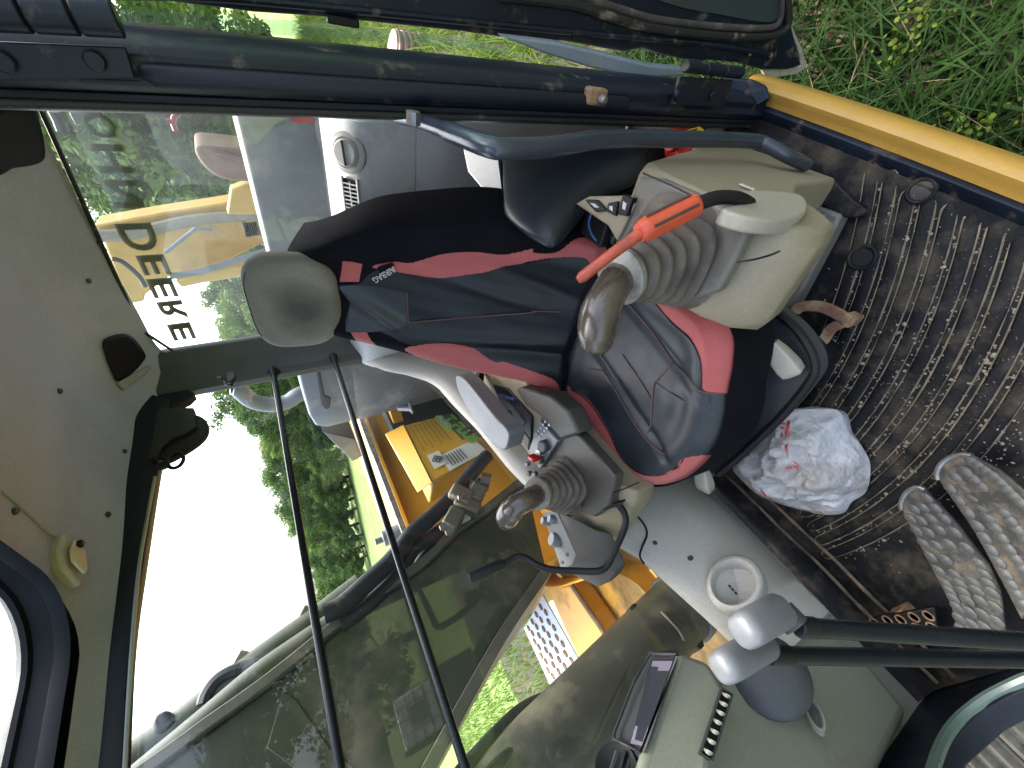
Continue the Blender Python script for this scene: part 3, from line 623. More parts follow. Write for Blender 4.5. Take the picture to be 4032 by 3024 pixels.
# ---- yellow door sill, its ridge and the black mat lip
def sillrow(z, dy): return None
sx = np.linspace(-.80, .42, 32)
def sy(x): return -.012 - .05 * (x + .75) - .05 * (x + .75) ** 2 * .6
sprof = [(.012, -.10), (.012, -.012), (.006, .010), (-.004, .022), (-.013, .026), (-.022, .020), (-.030, .012), (-.040, .008), (-.046, -.04)]
mb = MB(); mb.rings([[Vector((x, sy(x) + a, b)) for a, b in sprof] for x in sx], False); mb.build('door_sill', m_yellowsill, cab, smooth=.9)
mb = MB(); mb.rings([[Vector((x, sy(x) + a, b)) for a, b in ((-.040, .0), (-.042, .012), (-.049, .016), (-.058, .012), (-.064, .004), (-.075, .002))] for x in sx], False); mb.build('sill_edge_trim', m_navy, cab, smooth=.9)
# floor plate under the mat, right wall trim, front
mb = MB(); mb.box((-.468, -.56, -.03), (1.685, 1.0, .05)); mb.build('floor_plate', m_navy, cab)
# side wall behind the door pillar, added out of sight against a light leak
mb = MB(); mb.prism([Vector((-.85, -.106, -.02)), Vector((-1.34, -.150, -.02)), Vector((-1.34, -.162, -.02)), Vector((-.85, -.116, -.02))], (0, 0, 1.62)); mb.build('rear_side_wall', m_trim, cab)
# ------------------------------------------------------------------ floor mat with raised ribs, mud and crumbs
flo = thing('floor_mat', 'muddy black ribbed rubber floor mat', 'floor mat', (-.1, -.55, 0))
def lipY(x): return sy(x) - .066
mb = MB(); A = []
for x in np.linspace(-1.17, .374, 64):
    a, b = lipY(x) - .002, -1.045; row = []
    for t in np.linspace(0, 1, 46):
        y = a + (b - a) * t; e = max(0, 1 - (1 - t) / .06); e2 = max(0, 1 - t / .05)
        row.append(Vector((x, y, .004 + .05 * e ** 2 + .006 * e2 + .0025 * mnoise.noise((x * 6, y * 6, 2)))))
    A.append(row)
mb.grid(A); matsheet = mb.build('mat_sheet', m_mat, flo, smooth=1.2)
def ribpt(x0, y, z=0.): return Vector((x0 - .46 * (y + .66) ** 2 - .05 * (y + .66), y, z))
mudl = MB()
RIBS = [-.265 + .0375 * k for k in range(10)]
for k, x0 in enumerate(RIBS):
    y0 = -.945 + .018 * (9 - k) if k > 5 else -.80 + .0 * k; y1 = -.12 if k > 1 else -.10
    ys = y0 + (y1 - y0) * np.concatenate([[0, .004, .010, .018], np.linspace(.03, .97, 22), [.982, .990, .996, 1.]]); wv = .0115; rings = []; mpathA = []; mpathB = []
    for q, y in enumerate(ys):
        t = (ribpt(x0, y + .01) - ribpt(x0, y - .01)).normalized(); nn = Vector((t.y, -t.x, 0)); e = (.30, .62, .84, .96)[q] if q < 4 else (.96, .84, .62, .30)[q - 26] if q > 25 else 1.
        c = ribpt(x0, y, .003); ww = wv * e
        rings.append([c + nn * a * ww + Vector((0, 0, b)) for a, b in ((-1., 0), (-.92, .0035), (-.6, .0052), (.6, .0052), (.92, .0035), (1., 0))])
        zz = .0072 + .0006 * mnoise.noise((y * 30, x0, 0)); mpathA.append(c + nn * (ww + .0008) + Vector((0, 0, zz - .0045))); mpathB.append(c - nn * (ww + .0008) + Vector((0, 0, zz - .0045)))
    mb = MB(); mb.rings(rings); mb.build('rib', m_mat, flo, smooth=.9)
    loop = mpathA + mpathB[::-1]
    mudl.tube(loop + [loop[0]], [.0013 * max(.25, 1.0 + 1.7 * mnoise.noise((p.x * 26, p.y * 26, k))) for p in loop] + [.0014], 5, False)
o = mudl.build('dried_mud', M('dried mud lines', (.17, .135, .09), .95, 0, .35, 40, ((.10, .08, .055), .4, 30.)), flo); o['kind'] = 'stuff'
for q, r_ in (((1862, 556), .026), ((1990, 412), .023)):
    c = at(q, Z=.008); MB().lathe([(r_ * .78, -.004), (r_ * .8, .004), (r_ * .95, .006), (r_ * 1.08, .003), (r_ * 1.1, -.003)], c, (0, 0, 1), 26).build('round_boss', m_mat, flo)
    MB().lathe([(0, .001), (r_ * .75, .0005), (r_ * .78, -.003)], c, (0, 0, 1), 22).build('boss_cap', M('boss cap rubber', (.02, .02, .02), .35), flo)
def crumbs(name, n, label, area, smin, smax, mat, seed):
    rg = np.random.default_rng(seed); mb = MB()
    for _ in range(n):
        x, y = area(rg)
        if y > lipY(x) - .01 or y < -1.0: continue
        s = rg.uniform(smin, smax) * rg.choice([.6, 1, 1, 1.5]); z = .0085; a = rg.uniform(0, 6.28); st = rg.uniform(.5, 1.6)
        k = rg.integers(4, 7); ring = [Vector((x + s * st * math.cos(a) * math.cos(t) * rg.uniform(.7, 1.2) - s * math.sin(a) * math.sin(t), y + s * st * math.sin(a) * math.cos(t) + s * math.cos(a) * math.sin(t) * rg.uniform(.7, 1.2), z - .004)) for t in np.linspace(0, 2 * math.pi, k + 1)[:-1]]
        top = Vector((x, y, z + s * .45)); mb.add(ring + [top], [(i, (i + 1) % k, k) for i in range(k)])
    o = mb.build(name, mat, None, smooth=0); tag(o, label, 'crumbs', kind='stuff'); return o
def areaA(rg):
    y = rg.uniform(-.9, -.12); x0 = rg.choice(RIBS) + rg.normal(.016, .009); p = ribpt(x0, y); return p.x, p.y
def areaB(rg): return rg.normal(-.08, .13), rg.normal(-.40, .17)
crumbs('mud_crumbs', 1100, 'pale dry mud crumbs scattered between the mat ribs', areaA, .0010, .0030, m_crumb, 3)
crumbs('mud_crumbs', 900, 'fine pale mud bits and straw over the worn mat', areaB, .001, .0032, m_crumb, 5)
# two muddy ridges along the side panel
for k, off in enumerate((.030, .075)):
    pth = [Vector((x, -1.0 + off + .004 * mnoise.noise((x * 9, k, 0)) - (.03 * max(0, x - .1)), .012 + .004 * (1 - k))) for x in np.linspace(-.28, .36, 26)]
    MB().tube(pth, [.0045 + .0015 * mnoise.noise((p.x * 30, k, 3)) for p in pth], 6).build('mud_ridge', M('mud on mat ridge', (.17, .125, .075), .95, 0, .3, 30, ((.03, .028, .025), .45, 20.)), flo)
# mat ramp / kick lip by the left console
mb = MB(); mb.prism(smoothpath([at(q, Z=.02) for q in [(1735, 385), (1760, 378), (1800, 385), (1850, 430), (1880, 455), (1840, 470), (1790, 445), (1750, 420)]], 4, True), (0, 0, .02)); mb.build('moulded_lump', m_mat, flo, bevel=.008, seg=3)

# ------------------------------------------------------------------ side trim below the side window
trim = thing('side_trim_panel', 'grey plastic side panel with cup holder below the side window', 'trim panel', (-.3, -1.0, 0))
lowx = [a for a, b in side_low]; lowz = [b for a, b in side_low]
mb = MB(); A = []
for x in np.linspace(-1.2, .14, 54):
    zt = float(np.interp(x, lowx, lowz)); bl = float(np.interp(x, [-1.2, -.2, .4], [.0, .02, .0]))
    A.append([Vector((x, y, z)) for y, z in ((-1.02, zt - .01), (-1.005, zt + .002), (-.985, zt - .002), (-.968, zt - .03), (-.955 + bl * .4, zt * .8), (-.945 + bl, zt * .62), (-.965 + bl, zt * .35), (-1.0, .12), (-1.018, .07), (-1.03, .05))])
mb.grid(A); tp = mb.build('panel_skin', m_trim, trim, smooth=1.0)
def trimpt(p, gap=0.):
    best = None
    for y in np.linspace(-.90, -1.05, 61):
        q = at(p, Y=y); zt = float(np.interp(q.x, lowx, lowz)); bl = float(np.interp(q.x, [-1.2, -.2, .4], [.0, .02, .0]))
        ys_ = float(np.interp(q.z, [.05, .12, zt * .35, zt * .62, zt * .8, zt - .03], [-1.03, -1.0, -.965 + bl, -.945 + bl, -.955 + bl * .4, -.968]))
        if y <= ys_: return at(p, Y=ys_ + gap)
    return at(p, Y=-.97)
sm = [trimpt(q, .002) for q in [T('c3', 960, 1060), T('c3', 1010, 1150), T('c3', 1080, 1240), T('c3', 1100, 1320), T('c3', 1060, 1420), T('c3', 1045, 1490), T('c3', 1080, 1550)]]
MB().tube(smoothpath(sm, 6), .0028, 6).build('panel_seam', m_black, trim)
for q in (T('c3', 1165, 1382), T('c3', 1450, 1500), T('d3', 1440, 0)):
    MB().lathe([(0, .0025), (.0055, .002), (.0062, 0)], trimpt(q, .001), (0, 1, .1), 12).build('panel_screw', m_trimdark, trim)
cupc = trimpt((1592, 1268), .0); cw = Vector((.06, 0, .0))
cn = (Vector(CAM) - cupc).normalized(); cn = Vector((-.25, .75, .6)).normalized()
cup = MB().lathe([(.066, -.075), (.066, -.01), (.064, .002), (.060, .008), (.053, .010), (.048, .004), (.045, -.03), (.043, -.040), (.0, -.041)], cupc + cn * .040, cn, 36, sx=.88, sy=1.10).build('cup_holder', m_trim, trim, smooth=.9)
for k in range(3): MB().box(cupc + cn * .003 + Vector((.0 + .009 * (k - 1), .0, .016)), (.004, .004, .012), frame(cn)).build('drain_slot', m_black, cup)

# ------------------------------------------------------------------ operator seat
seat = thing('operator_seat', 'black operator seat with coral red stripes and grey headrest', 'seat', (-.45, -.56, 0))
SA, SU, SN = Vector((-.60, 0, .52)), Vector((-.46788772, 0, .88378792)), Vector((.88378792, 0, .46788772))
def bk(p):
    q = at(p, pl=(SA, SN)); return (q.y, (q - SA).dot(SU))
def tt(lst): return [bk(p) for p in lst]
redL = tt([T('b2', 930, 620), T('b2', 1100, 570), T('b2', 1250, 580), T('b2', 1500, 500), T('b2', 1750, 475), T('b2', 1970, 490), T('b2', 2200, 440), T('b3', 200, 470), T('b3', 380, 470), T('b3', 560, 380), T('b3', 780, 460), T('b3', 760, 620), T('b3', 660, 580), T('b3', 600, 520), T('b3', 400, 510), T('b3', 200, 540), T('b3', 0, 600), T('b2', 1800, 665), T('b2', 1450, 700), T('b2', 1050, 650)])
redR = tt([T('b2', 1200, 1230), T('b2', 1350, 1350), T('b2', 1500, 1450), T('b2', 1900, 1560), T('c3', 0, 160), T('c3', 300, 180), T('c3', 420, 260), T('c3', 500, 300), T('c3', 510, 190), T('b3', 420, 1590), T('b3', 350, 1470), T('b3', 0, 1350), T('b2', 1900, 1340), T('b2', 1700, 1250), T('b2', 1500, 1195)])
redsL = tt([T('b2', 700, 560), T('b2', 850, 595), T('b2', 820, 745), T('b2', 665, 745)])
centreT = tt([T('b2', 665, 775), T('b2', 720, 850), T('b2', 750, 900), T('b2', 740, 1095), T('b2', 900, 1105), T('b2', 1080, 1098), T('b2', 1200, 1070), T('b2', 1212, 950), T('b2', 1205, 830), T('b2', 900, 775)])
redsR = tt([T('b2', 780, 1100), T('b2', 900, 1105), T('b2', 1000, 1245), T('b2', 870, 1265)])
leatherB = tt([T('b2', 665, 775), T('b2', 720, 850), T('b2', 750, 900), T('b2', 740, 1095), T('b2', 1000, 1105), T('b2', 1250, 1200), T('b2', 1500, 1200), T('b2', 1900, 1345), T('b3', 0, 1360), T('b3', 350, 1475), T('b3', 420, 1600), T('b3', 440, 1300), T('b3', 640, 880), T('b3', 690, 640), T('b3', 600, 520), T('b3', 400, 510), T('b3', 0, 600), T('b2', 1800, 665), T('b2', 1450, 700), T('b2', 1000, 640), T('b2', 820, 760)])
sl = ([-.06, 0, .15, .26, .368, .514, .557, .60, .673, .71], [-.285, -.28, -.272, -.268, -.293, -.33, -.364, -.39, -.425, -.455])
sr = ([-.06, -.017, .076, .271, .389, .52, .586, .66, .71], [-.80, -.80, -.758, -.735, -.707, -.668, -.655, -.645, -.64])
def smooth_tab(tab):
    xs_ = np.linspace(tab[0][0], tab[0][-1], 120); ys_ = np.interp(xs_, *tab); k = np.hanning(31); k /= k.sum(); return xs_, np.convolve(np.pad(ys_, 15, mode='edge'), k, 'valid')
sl = smooth_tab(sl); sr = smooth_tab(sr)
NS, NT = 210, 200
gpts = []; gys = []
for i in range(NS + 1):
    s = -.06 + .74 * i / NS; yl, yr = float(np.interp(s, *sl)), float(np.interp(s, *sr)); row = []; ry = []
    for j in range(NT + 1):
        t = j / NT; y = yl + (yr - yl) * t; e = abs(2 * t - 1)
        off = .018 * math.exp(-((e - .66) / .2) ** 2) - .012 * (1 - e * e)
        if e > .80: off -= .11 * ((e - .80) / .20) ** 2
        if s > .56: off -= .05 * ((s - .56) / .12) ** 2
        if s < .02: off -= .03 * ((.02 - s) / .08)
        # drape folds of the loose cover
        off += .010 * math.exp(-((y + .597 + .05 * (s - .2)) / .014) ** 2) * max(0, min(1, s / .1)) * max(0, min(1, (.45 - s) / .1))
        off -= .013 * math.exp(-((y + .625 + .02 * s) / .016) ** 2) * max(0, min(1, (.40 - s) / .15))
        off += .010 * math.exp(-((y + .475 - .20 * (s - .2)) / .016) ** 2) * math.exp(-((s - .25) / .16) ** 2)
        off -= .011 * math.exp(-((y + .44 - .3 * (s - .1)) / .018) ** 2) * math.exp(-((s - .12) / .10) ** 2)
        off += .016 * math.exp(-((y + .548 - .55 * (s - .50)) / .020) ** 2) * math.exp(-((s - .49) / .07) ** 2)
        off += .0035 * mnoise.noise((y * 9, s * 4, 1.)) + .002 * mnoise.noise((y * 30, s * 7, 4.)) + .004 * mnoise.noise((y * 22 + 3 * s, s * 3, 9.)) * e
        row.append(SA + Vector((0, y, 0)) + SU * s + SN * off); ry.append((y, s))
    gpts.append(row); gys.append(ry)
def densify(pg, n=5):
    return [(p.x, p.y) for p in smoothpath([(a, b, 0) for a, b in pg], n, True)]
def split_grid(pts, uv, regions, default):
    """faces of a fine grid sorted into named pieces by outline (first match wins); grid points beside an outline are moved onto it so that edges run clean"""
    nr, nc = len(pts), len(pts[0]); U = np.array(uv, float); Pn = np.array([[tuple(p) for p in r] for r in pts]); moved = np.zeros((nr, nc), bool)
    for n_, pg in regions:
        g_ = np.array(pg); a = g_; b = np.roll(g_, -1, 0)
        ok = np.abs(U[:, :, 0]) < 5; fl = U[ok]; ij = np.argwhere(ok)
        best = np.full(len(fl), 9.); bp = np.zeros((len(fl), 2))
        for p, q in zip(a, b):
            d = q - p; L2 = d @ d
            if L2 < 1e-12: continue
            t = np.clip(((fl - p) @ d) / L2, 0, 1); c = p + t[:, None] * d; dd = np.hypot(*(fl - c).T); k = dd < best; best[k] = dd[k]; bp[k] = c[k]
        nearm = best < .008; ij, best, bp = ij[nearm], best[nearm], bp[nearm]
        for (i, j), dist, c in zip(ij, best, bp):
            if moved[i, j] or not (0 < i < nr - 1 and 0 < j < nc - 1): continue
            du = (U[i + 1, j] - U[i - 1, j]) / 2; dv = (U[i, j + 1] - U[i, j - 1]) / 2
            if np.abs(du).max() > 1 or np.abs(dv).max() > 1: continue
            det = du[0] * dv[1] - du[1] * dv[0]
            if abs(det) < 1e-12: continue
            e = c - U[i, j]; al = (e[0] * dv[1] - e[1] * dv[0]) / det; be = (du[0] * e[1] - du[1] * e[0]) / det
            if abs(al) <= .56 and abs(be) <= .56:
                Pn[i, j] += al * (Pn[i + 1, j] - Pn[i - 1, j]) / 2 + be * (Pn[i, j + 1] - Pn[i, j - 1]) / 2; U[i, j] = c; moved[i, j] = True
    out = {}
    for i in range(nr - 1):
        for j in range(nc - 1):
            cu, cv = (U[i, j] + U[i + 1, j] + U[i, j + 1] + U[i + 1, j + 1]) / 4
            k = next((n for n, pg in regions if inpoly(cu, cv, pg)), default); out.setdefault(k, []).append((i, j))
    res = {}
    for k, fl in out.items():
        mp = {}; mb = MB()
        def vid(a, b):
            if (a, b) not in mp: mp[(a, b)] = len(mb.v); mb.v.append(tuple(Pn[a, b]))
            return mp[(a, b)]
        for i, j in fl: mb.f.append((vid(i, j), vid(i, j + 1), vid(i + 1, j + 1), vid(i + 1, j)))
        res[k] = mb
    return res
reg = [('a', densify(redL)), ('b', densify(redR)), ('c', redsL), ('d', redsR), ('u', centreT), ('l', densify(leatherB, 3))]
res = split_grid(gpts, gys, reg, 'k')
back = res['k'].build('backrest_cover', m_cloth, seat, smooth=1.4)
for k, mt, nm in (('a', m_red, 'red_insert'), ('b', m_red, 'red_insert'), ('c', m_red, 'red_insert'), ('d', m_red, 'red_insert'), ('u', m_leather_sheen, 'leather_panel'), ('l', m_leatherdark, 'leather_panel')):
    if k in res: res[k].build(nm, mt, back, smooth=1.4)
def onback(y, s, up=.002):
    i = min(NS, max(0, round((s + .06) / .74 * NS))); yl, yr = float(np.interp(s, *sl)), float(np.interp(s, *sr)); j = min(NT, max(0, round((y - yl) / (yr - yl) * NT))); return gpts[i][j] + SN * up
def seamB(pix, r_=.0016):
    pp = smoothpath([onback(*bk(p)) for p in pix], 5); MB().tube(pp, r_, 5).build('seam', m_stitch, back)
seamB([T('b2', 1205, 820), T('b2', 1210, 960), T('b2', 1225, 1060)]); seamB([T('b2', 1225, 1055), T('b2', 1500, 1040), T('b2', 1800, 1020), T('b2', 2200, 985), T('b3', 200, 975), T('b3', 420, 975)])
# backrest shell behind the cover
mb = MB(); mb.rings([[SA + SU * s + SN * o_ + Vector((0, y, 0)) for y, o_ in ((a - .035, -.07), (a - .06, -.13), (b + .06, -.13), (b + .035, -.07))] for s, a, b in ((-.05, -.28, -.79), (.25, -.29, -.74), (.5, -.35, -.67), (.62, -.42, -.65))]); mb.build('backrest_shell', m_black, seat, bevel=.01)
# airbag tag
tg = [onback(*bk(p), .006) for p in [T('b2', 965, 612), T('b2', 1095, 568), T('b2', 1112, 590), T('b2', 1005, 665)]]; tgo = MB().prism(tg, SN * .0015).build('airbag_tag', m_cloth, back)
dx_ = (tg[1] - tg[0]).normalized(); dy_ = (tg[0] - tg[3]).normalized(); put_text('lettering', 'AIRBAG', .019, tg[2] + SN * .004 + (tg[3] - tg[2]) * .08 + (tg[1] - tg[2]) * .1, (tg[3] - tg[2]), -(dx_.cross(SN)).normalized() if False else (tg[1] - tg[2]).normalized() * -1 if False else SN.cross((tg[3] - tg[2]).normalized()), m_white, back, .0003)
# headrest: padded block
hc_ = at((636, 656), pl=(SA + SN * .0, SN)); hu, hn = SU, SN
hxs = bk((530, 650)), bk((735, 728))
mb = MB(); H = []
for i in range(25):
    a = math.pi * (i / 24 - .5); row = []
    for j in range(40):
        b = 2 * math.pi * j / 40; cx = abs(math.cos(b)) ** .62 * math.copysign(1, math.cos(b)); sx_ = abs(math.sin(b)) ** .62 * math.copysign(1, math.sin(b))
        ca, sa = abs(math.cos(a)) ** .55, math.copysign(abs(math.sin(a)) ** .75, math.sin(a))
        u_, v_ = cx * ca, sx_ * ca; wid = .118 * (1.0 + .06 * v_); p = hc_ + Vector((0, 1, 0)) * (-u_ * wid - .018 * v_) + hu * (v_ * .104 + .004) + hn * (sa * .042 - .018 + .012 * u_ * u_)
        row.append(p)
    H.append(row)
def stained(base):
    mt = base; N = mt.node_tree.nodes; L = mt.node_tree.links; b = N['Principled BSDF']; src = b.inputs['Base Color'].links[0].from_socket
    tc = N.new('ShaderNodeTexCoord'); vm = N.new('ShaderNodeVectorMath'); vm.operation = 'DISTANCE'; c = at((652, 668), pl=(SA + SN * .02, SN)); vm.inputs[1].default_value = c
    nz = N.new('ShaderNodeTexNoise'); nz.inputs['Scale'].default_value = 22; L.new(tc.outputs['Object'], nz.inputs['Vector'])
    L.new(tc.outputs['Object'], vm.inputs[0]); ad = N.new('ShaderNodeMath'); ad.operation = 'MULTIPLY_ADD'; ad.inputs[1].default_value = .035; L.new(nz.outputs['Fac'], ad.inputs[0]); L.new(vm.outputs['Value'], ad.inputs[2])
    mr = N.new('ShaderNodeMapRange'); mr.inputs[1].default_value = .040; mr.inputs[2].default_value = .105; mr.inputs[3].default_value = .80; mr.inputs[4].default_value = 0.; L.new(ad.outputs[0], mr.inputs[0])
    mx = N.new('ShaderNodeMix'); mx.data_type = 'RGBA'; L.new(mr.outputs[0], mx.inputs[0]); L.new(src, mx.inputs[6]); mx.inputs[7].default_value = (.028, .023, .019, 1); L.new(mx.outputs[2], b.inputs['Base Color']); return mt
mb.rings(H); hr = mb.build('headrest', stained(m_headrest), seat, smooth=1.5)
MB().tube(smoothpath([H[17][j] + hn * .001 for j in range(6, 16)], 3), .0012, 5).build('headrest_seam', m_trimdark, hr)
for dy in (-.05, .05): MB().tube([hc_ + Vector((0, dy, 0)) - hu * .09 - hn * .03, hc_ + Vector((0, dy, 0)) - hu * .2 - hn * .04], .006, 8).build('headrest_post', m_steel, seat)

# cushion (polar grid round its middle)
cb = [(-.625, -.33), (-.52, -.318), (-.418, -.315), (-.334, -.316), (-.291, -.345), (-.265, -.387), (-.244, -.438), (-.222, -.478), (-.205, -.529), (-.200, -.58), (-.206, -.636), (-.219, -.69), (-.250, -.751), (-.290, -.788), (-.374, -.800), (-.475, -.795), (-.53, -.785), (-.585, -.77), (-.64, -.74), (-.66, -.56), (-.65, -.38)]
CC = Vector((-.43, -.56, 0)); cbs = smoothpath([(a, b, 0) for a, b in cb], 6, True); ang = [math.atan2(p.y - CC.y, p.x - CC.x) for p in cbs]; rr_ = [math.hypot(p.y - CC.y, p.x - CC.x) for p in cbs]
od = np.argsort(ang); ang = np.array(ang)[od]; rr_ = np.array(rr_)[od]; ang3 = np.concatenate([ang - 2 * math.pi, ang, ang + 2 * math.pi]); rr3 = np.tile(rr_, 3)
NA, NQ = 300, 120; cp = []; cuv = []
for i in range(NQ + 1):
    q = 1.24 * i / NQ; row = []; ru = []
    for j in range(NA + 1):
        a = 2 * math.pi * j / NA - math.pi; R_ = float(np.interp(a, ang3, rr3)); qq = min(q, 1.) * (1 if q < 1 else 1) + max(0, q - 1) * .12
        x, y = CC.x + math.cos(a) * R_ * qq, CC.y + math.sin(a) * R_ * qq
        z = .492 + .016 * math.exp(-((q - .80) / .14) ** 2) - .02 * max(0, q - .86) / .14 * (1 if q < 1 else 1)
        if q > 1: z = .472 - (q - 1) / .24 * .115
        elif q > .93: z -= .012 * ((q - .93) / .07) ** 2
        fw = max(0, (x + .33) / .13); z -= .012 * fw * fw if q <= 1 else 0
        z += .002 * mnoise.noise((x * 9, y * 9, 5)) + .0005 * mnoise.noise((x * 40, y * 30, 8))
        z -= .006 * math.exp(-((y + .60 + .25 * (x + .43)) / .012) ** 2) * (q < .9) + .005 * math.exp(-((y + .43 + .2 * (x + .43)) / .011) ** 2) * (q < .9)
        z += .007 * math.exp(-(((x + .33) / .03) ** 2 + ((y + .52) / .05) ** 2))
        row.append(Vector((x, y, z))); ru.append((x, y) if q < 1.0 else (9, 9))
    cp.append(row); cuv.append(ru)
def cz(lst): return [tuple(at(p, Z=.495)[:2]) for p in lst]
cRL = cz([T('b3', 1130, 800), T('b3', 1330, 780), T('b3', 1480, 800), T('b3', 1620, 960), T('b3', 1710, 1200), T('b3', 1730, 1400), T('b3', 1690, 1660), T('b3', 1655, 1635), T('b3', 1560, 1570), T('b3', 1550, 1330), T('b3', 1480, 1160), T('b3', 1330, 1030)])
cRR = cz([T('c3', 500, 140), T('c3', 500, 400), T('c3', 600, 540), T('c3', 780, 770), T('c3', 970, 960), T('c3', 1100, 985), T('c3', 1300, 960), T('c3', 1420, 880), T('c3', 1530, 740), T('c3', 1390, 715), T('c3', 1320, 790), T('c3', 1200, 840), T('c3', 1060, 810), T('c3', 920, 680), T('c3', 800, 480), T('c3', 650, 260), T('c3', 530, 160)])
res = split_grid(cp, cuv, [('a', densify(cRL)), ('b', densify(cRR)), ('l', [(-1, -1), (1, -1), (1, 0), (-1, 0)])], 'k')
cush = res['l'].build('seat_cushion', m_leather_sheen, seat, smooth=1.4)
for k in 'ab': res[k].build('red_insert', m_red, cush, smooth=1.4)
res['k'].build('cushion_skirt', m_cloth, cush, smooth=1.4)
def oncush(p, up=.0015):
    q = at(p, Z=.495); a = math.atan2(q.y - CC.y, q.x - CC.x); R_ = float(np.interp(a, ang3, rr3)); qq = math.hypot(q.y - CC.y, q.x - CC.x) / R_
    i = min(NQ, round(qq / 1.24 * NQ)); j = round((a + math.pi) / (2 * math.pi) * NA); return cp[i][j] + Vector((0, 0, up))
for sm_ in ([T('b3', 950, 910), T('b3', 1120, 1120), T('b3', 1290, 1360), T('b3', 1420, 1480), T('b3', 1550, 1580), T('b3', 1650, 1635)],
            [T('b3', 900, 1300), T('b3', 1000, 1450), T('c3', 980, 0), T('c3', 1060, 130), T('c3', 1130, 240)], [T('b3', 1290, 1380), T('b3', 1180, 1500), T('c3', 1160, 130), T('c3', 1140, 300), T('c3', 1120, 450), T('c3', 1090, 520)],
            [T('b3', 440, 1380), T('b3', 700, 1420), T('c3', 750, 30), T('c3', 830, 150), T('c3', 900, 280), T('c3', 1000, 450), T('c3', 1090, 570), T('c3', 1230, 670), T('c3', 1390, 718)],
            [T('c3', 1180, 120), T('c3', 1390, 250), T('c3', 1600, 380)]):
    MB().tube(smoothpath([oncush(p) for p in sm_], 6), .0016, 5).build('seam', m_stitch, cush)
MB().tube(smoothpath([oncush(p) for p in [T('b3', 1560, 1560), T('b3', 1555, 1340), T('b3', 1480, 1170), T('b3', 1330, 1040), T('b3', 1140, 810)]], 6), .0014, 5).build('seam', m_black, cush)
MB().tube(smoothpath([oncush(p) for p in [T('c3', 530, 165), T('c3', 650, 265), T('c3', 800, 485), T('c3', 920, 685), T('c3', 1060, 815), T('c3', 1200, 845), T('c3', 1320, 793), T('c3', 1385, 725)]], 6), .0014, 5).build('seam', m_black, cush)
# rolled join between backrest and cushion
jp = [Vector((-.615, y, .492)) for y in np.linspace(-.30, -.775, 12)]
MB().tube(jp, [.010 + .006 * math.sin(3 * k) ** 2 for k in range(12)], 10).build('join_roll', m_leather_sheen, seat)
MB().tube([p + Vector((.020, 0, -.002)) for p in jp], .008, 10).build('join_roll', m_leather_sheen, seat)
# under-seat tray with rounded front
tr_ = [at(p, Z=.30) for p in [(1560, 560), (1640, 640), (1715, 700), (1752, 748), (1766, 790), (1750, 828), (1690, 900), (1600, 985), (1555, 1022), (1500, 1040), (1430, 1000), (1400, 800)]]
mb = MB(); mb.prism(smoothpath(tr_, 3, True), (0, 0, -.05)); tray = mb.build('seat_tray', m_trimdark, seat, bevel=.012, seg=3)
c = sum(tr_, Vector()) / len(tr_)
MB().tube(smoothpath([p + Vector((0, 0, .008)) for p in tr_[1:9]], 6), .009, 8).build('tray_lip', m_black, tray)
mb = MB(); mb.rings([[c + (p - c) * k + Vector((0, 0, z)) for p in smoothpath(tr_, 2, True)] for k, z in ((.62, -.055), (.55, -.14), (.5, -.28))]); mb.build('seat_pedestal', m_black, seat)
MB().box((-.47, -.56, .385), (.34, .36, .14)).build('suspension_box', m_black, seat, bevel=.02)
mb = MB(); bc = at(T('c3', 1762, 605), Z=.325)
MB().lathe([(0, .002), (.0125, .002), (.014, 0)], bc + Vector((0, 0, .0)), (.5, .3, .8), 20).build('seat_badge', m_white, seat)
MB().lathe([(0, .003), (.0112, .003), (.0113, .001)], bc, (.5, .3, .8), 20).build('badge_face', m_black, seat)
# beige adjusting paddles
def paddle(pix, z, size, rz):
    q = at(pix, Z=z); R_ = Matrix.Rotation(rz, 3, 'Z') @ Matrix.Rotation(.35, 3, 'Y'); mb = MB(); L_, W_, H_ = size
    mb.rings([[q + R_ @ Vector((x, y * w_, zz * h_)) for y, zz in rrect(W_, H_, .006, 3)] for x, w_, h_ in ((-L_ / 2, .7, .6), (-L_ * .2, .9, .85), (L_ * .25, 1, 1), (L_ * .45, .9, .9), (L_ / 2, .6, .6))]); mb.build('adjusting_paddle', M('pale paddle plastic', (.33, .30, .25), .4, 0, .06, 9), seat, smooth=.9)
paddle((1690, 776), .335, (.075, .042, .032), -.5); paddle((1520, 1034), .335, (.075, .040, .030), -1.1)

# armrest with moulded dark cover, pale rear shell
AR = [[(1080, 316, 1.07), (1180, 306, 1.10), (1290, 300, 1.12), (1375, 312, 1.10), (1398, 338, 1.10)],
      [(1082, 362, 1.00), (1175, 368, .97), (1270, 358, 1.0), (1352, 365, 1.03), (1390, 382, 1.05)],
      [(1085, 420, .93), (1160, 432, .87), (1236, 414, .90), (1300, 392, .985), (1352, 418, 1.0)],
      [(1088, 455, .905), (1135, 484, .84), (1188, 500, .79), (1226, 468, .845), (1275, 428, .975)],
      [(1095, 470, .905), (1145, 516, .82), (1195, 546, .78), (1214, 522, .81), (1250, 464, .95)]]
mb = MB(); mb.grid([[at((a, b), t=c_) for a, b, c_ in r] for r in AR]); mb.build('armrest', m_armrest, seat, sub=3, solid=.03, smooth=1.5, offset=1 if False else 0)
sh = [at((a, b), t=c_) for a, b, c_ in [(996, 306, 1.15), (1082, 318, 1.06), (1090, 440, .95), (1084, 452, .93), (1050, 420, .99), (1010, 372, 1.08)]]
MB().prism(sh, Vector((-.05, 0, -.05))).build('armrest_shell', m_rear, seat, bevel=.008, seg=3)
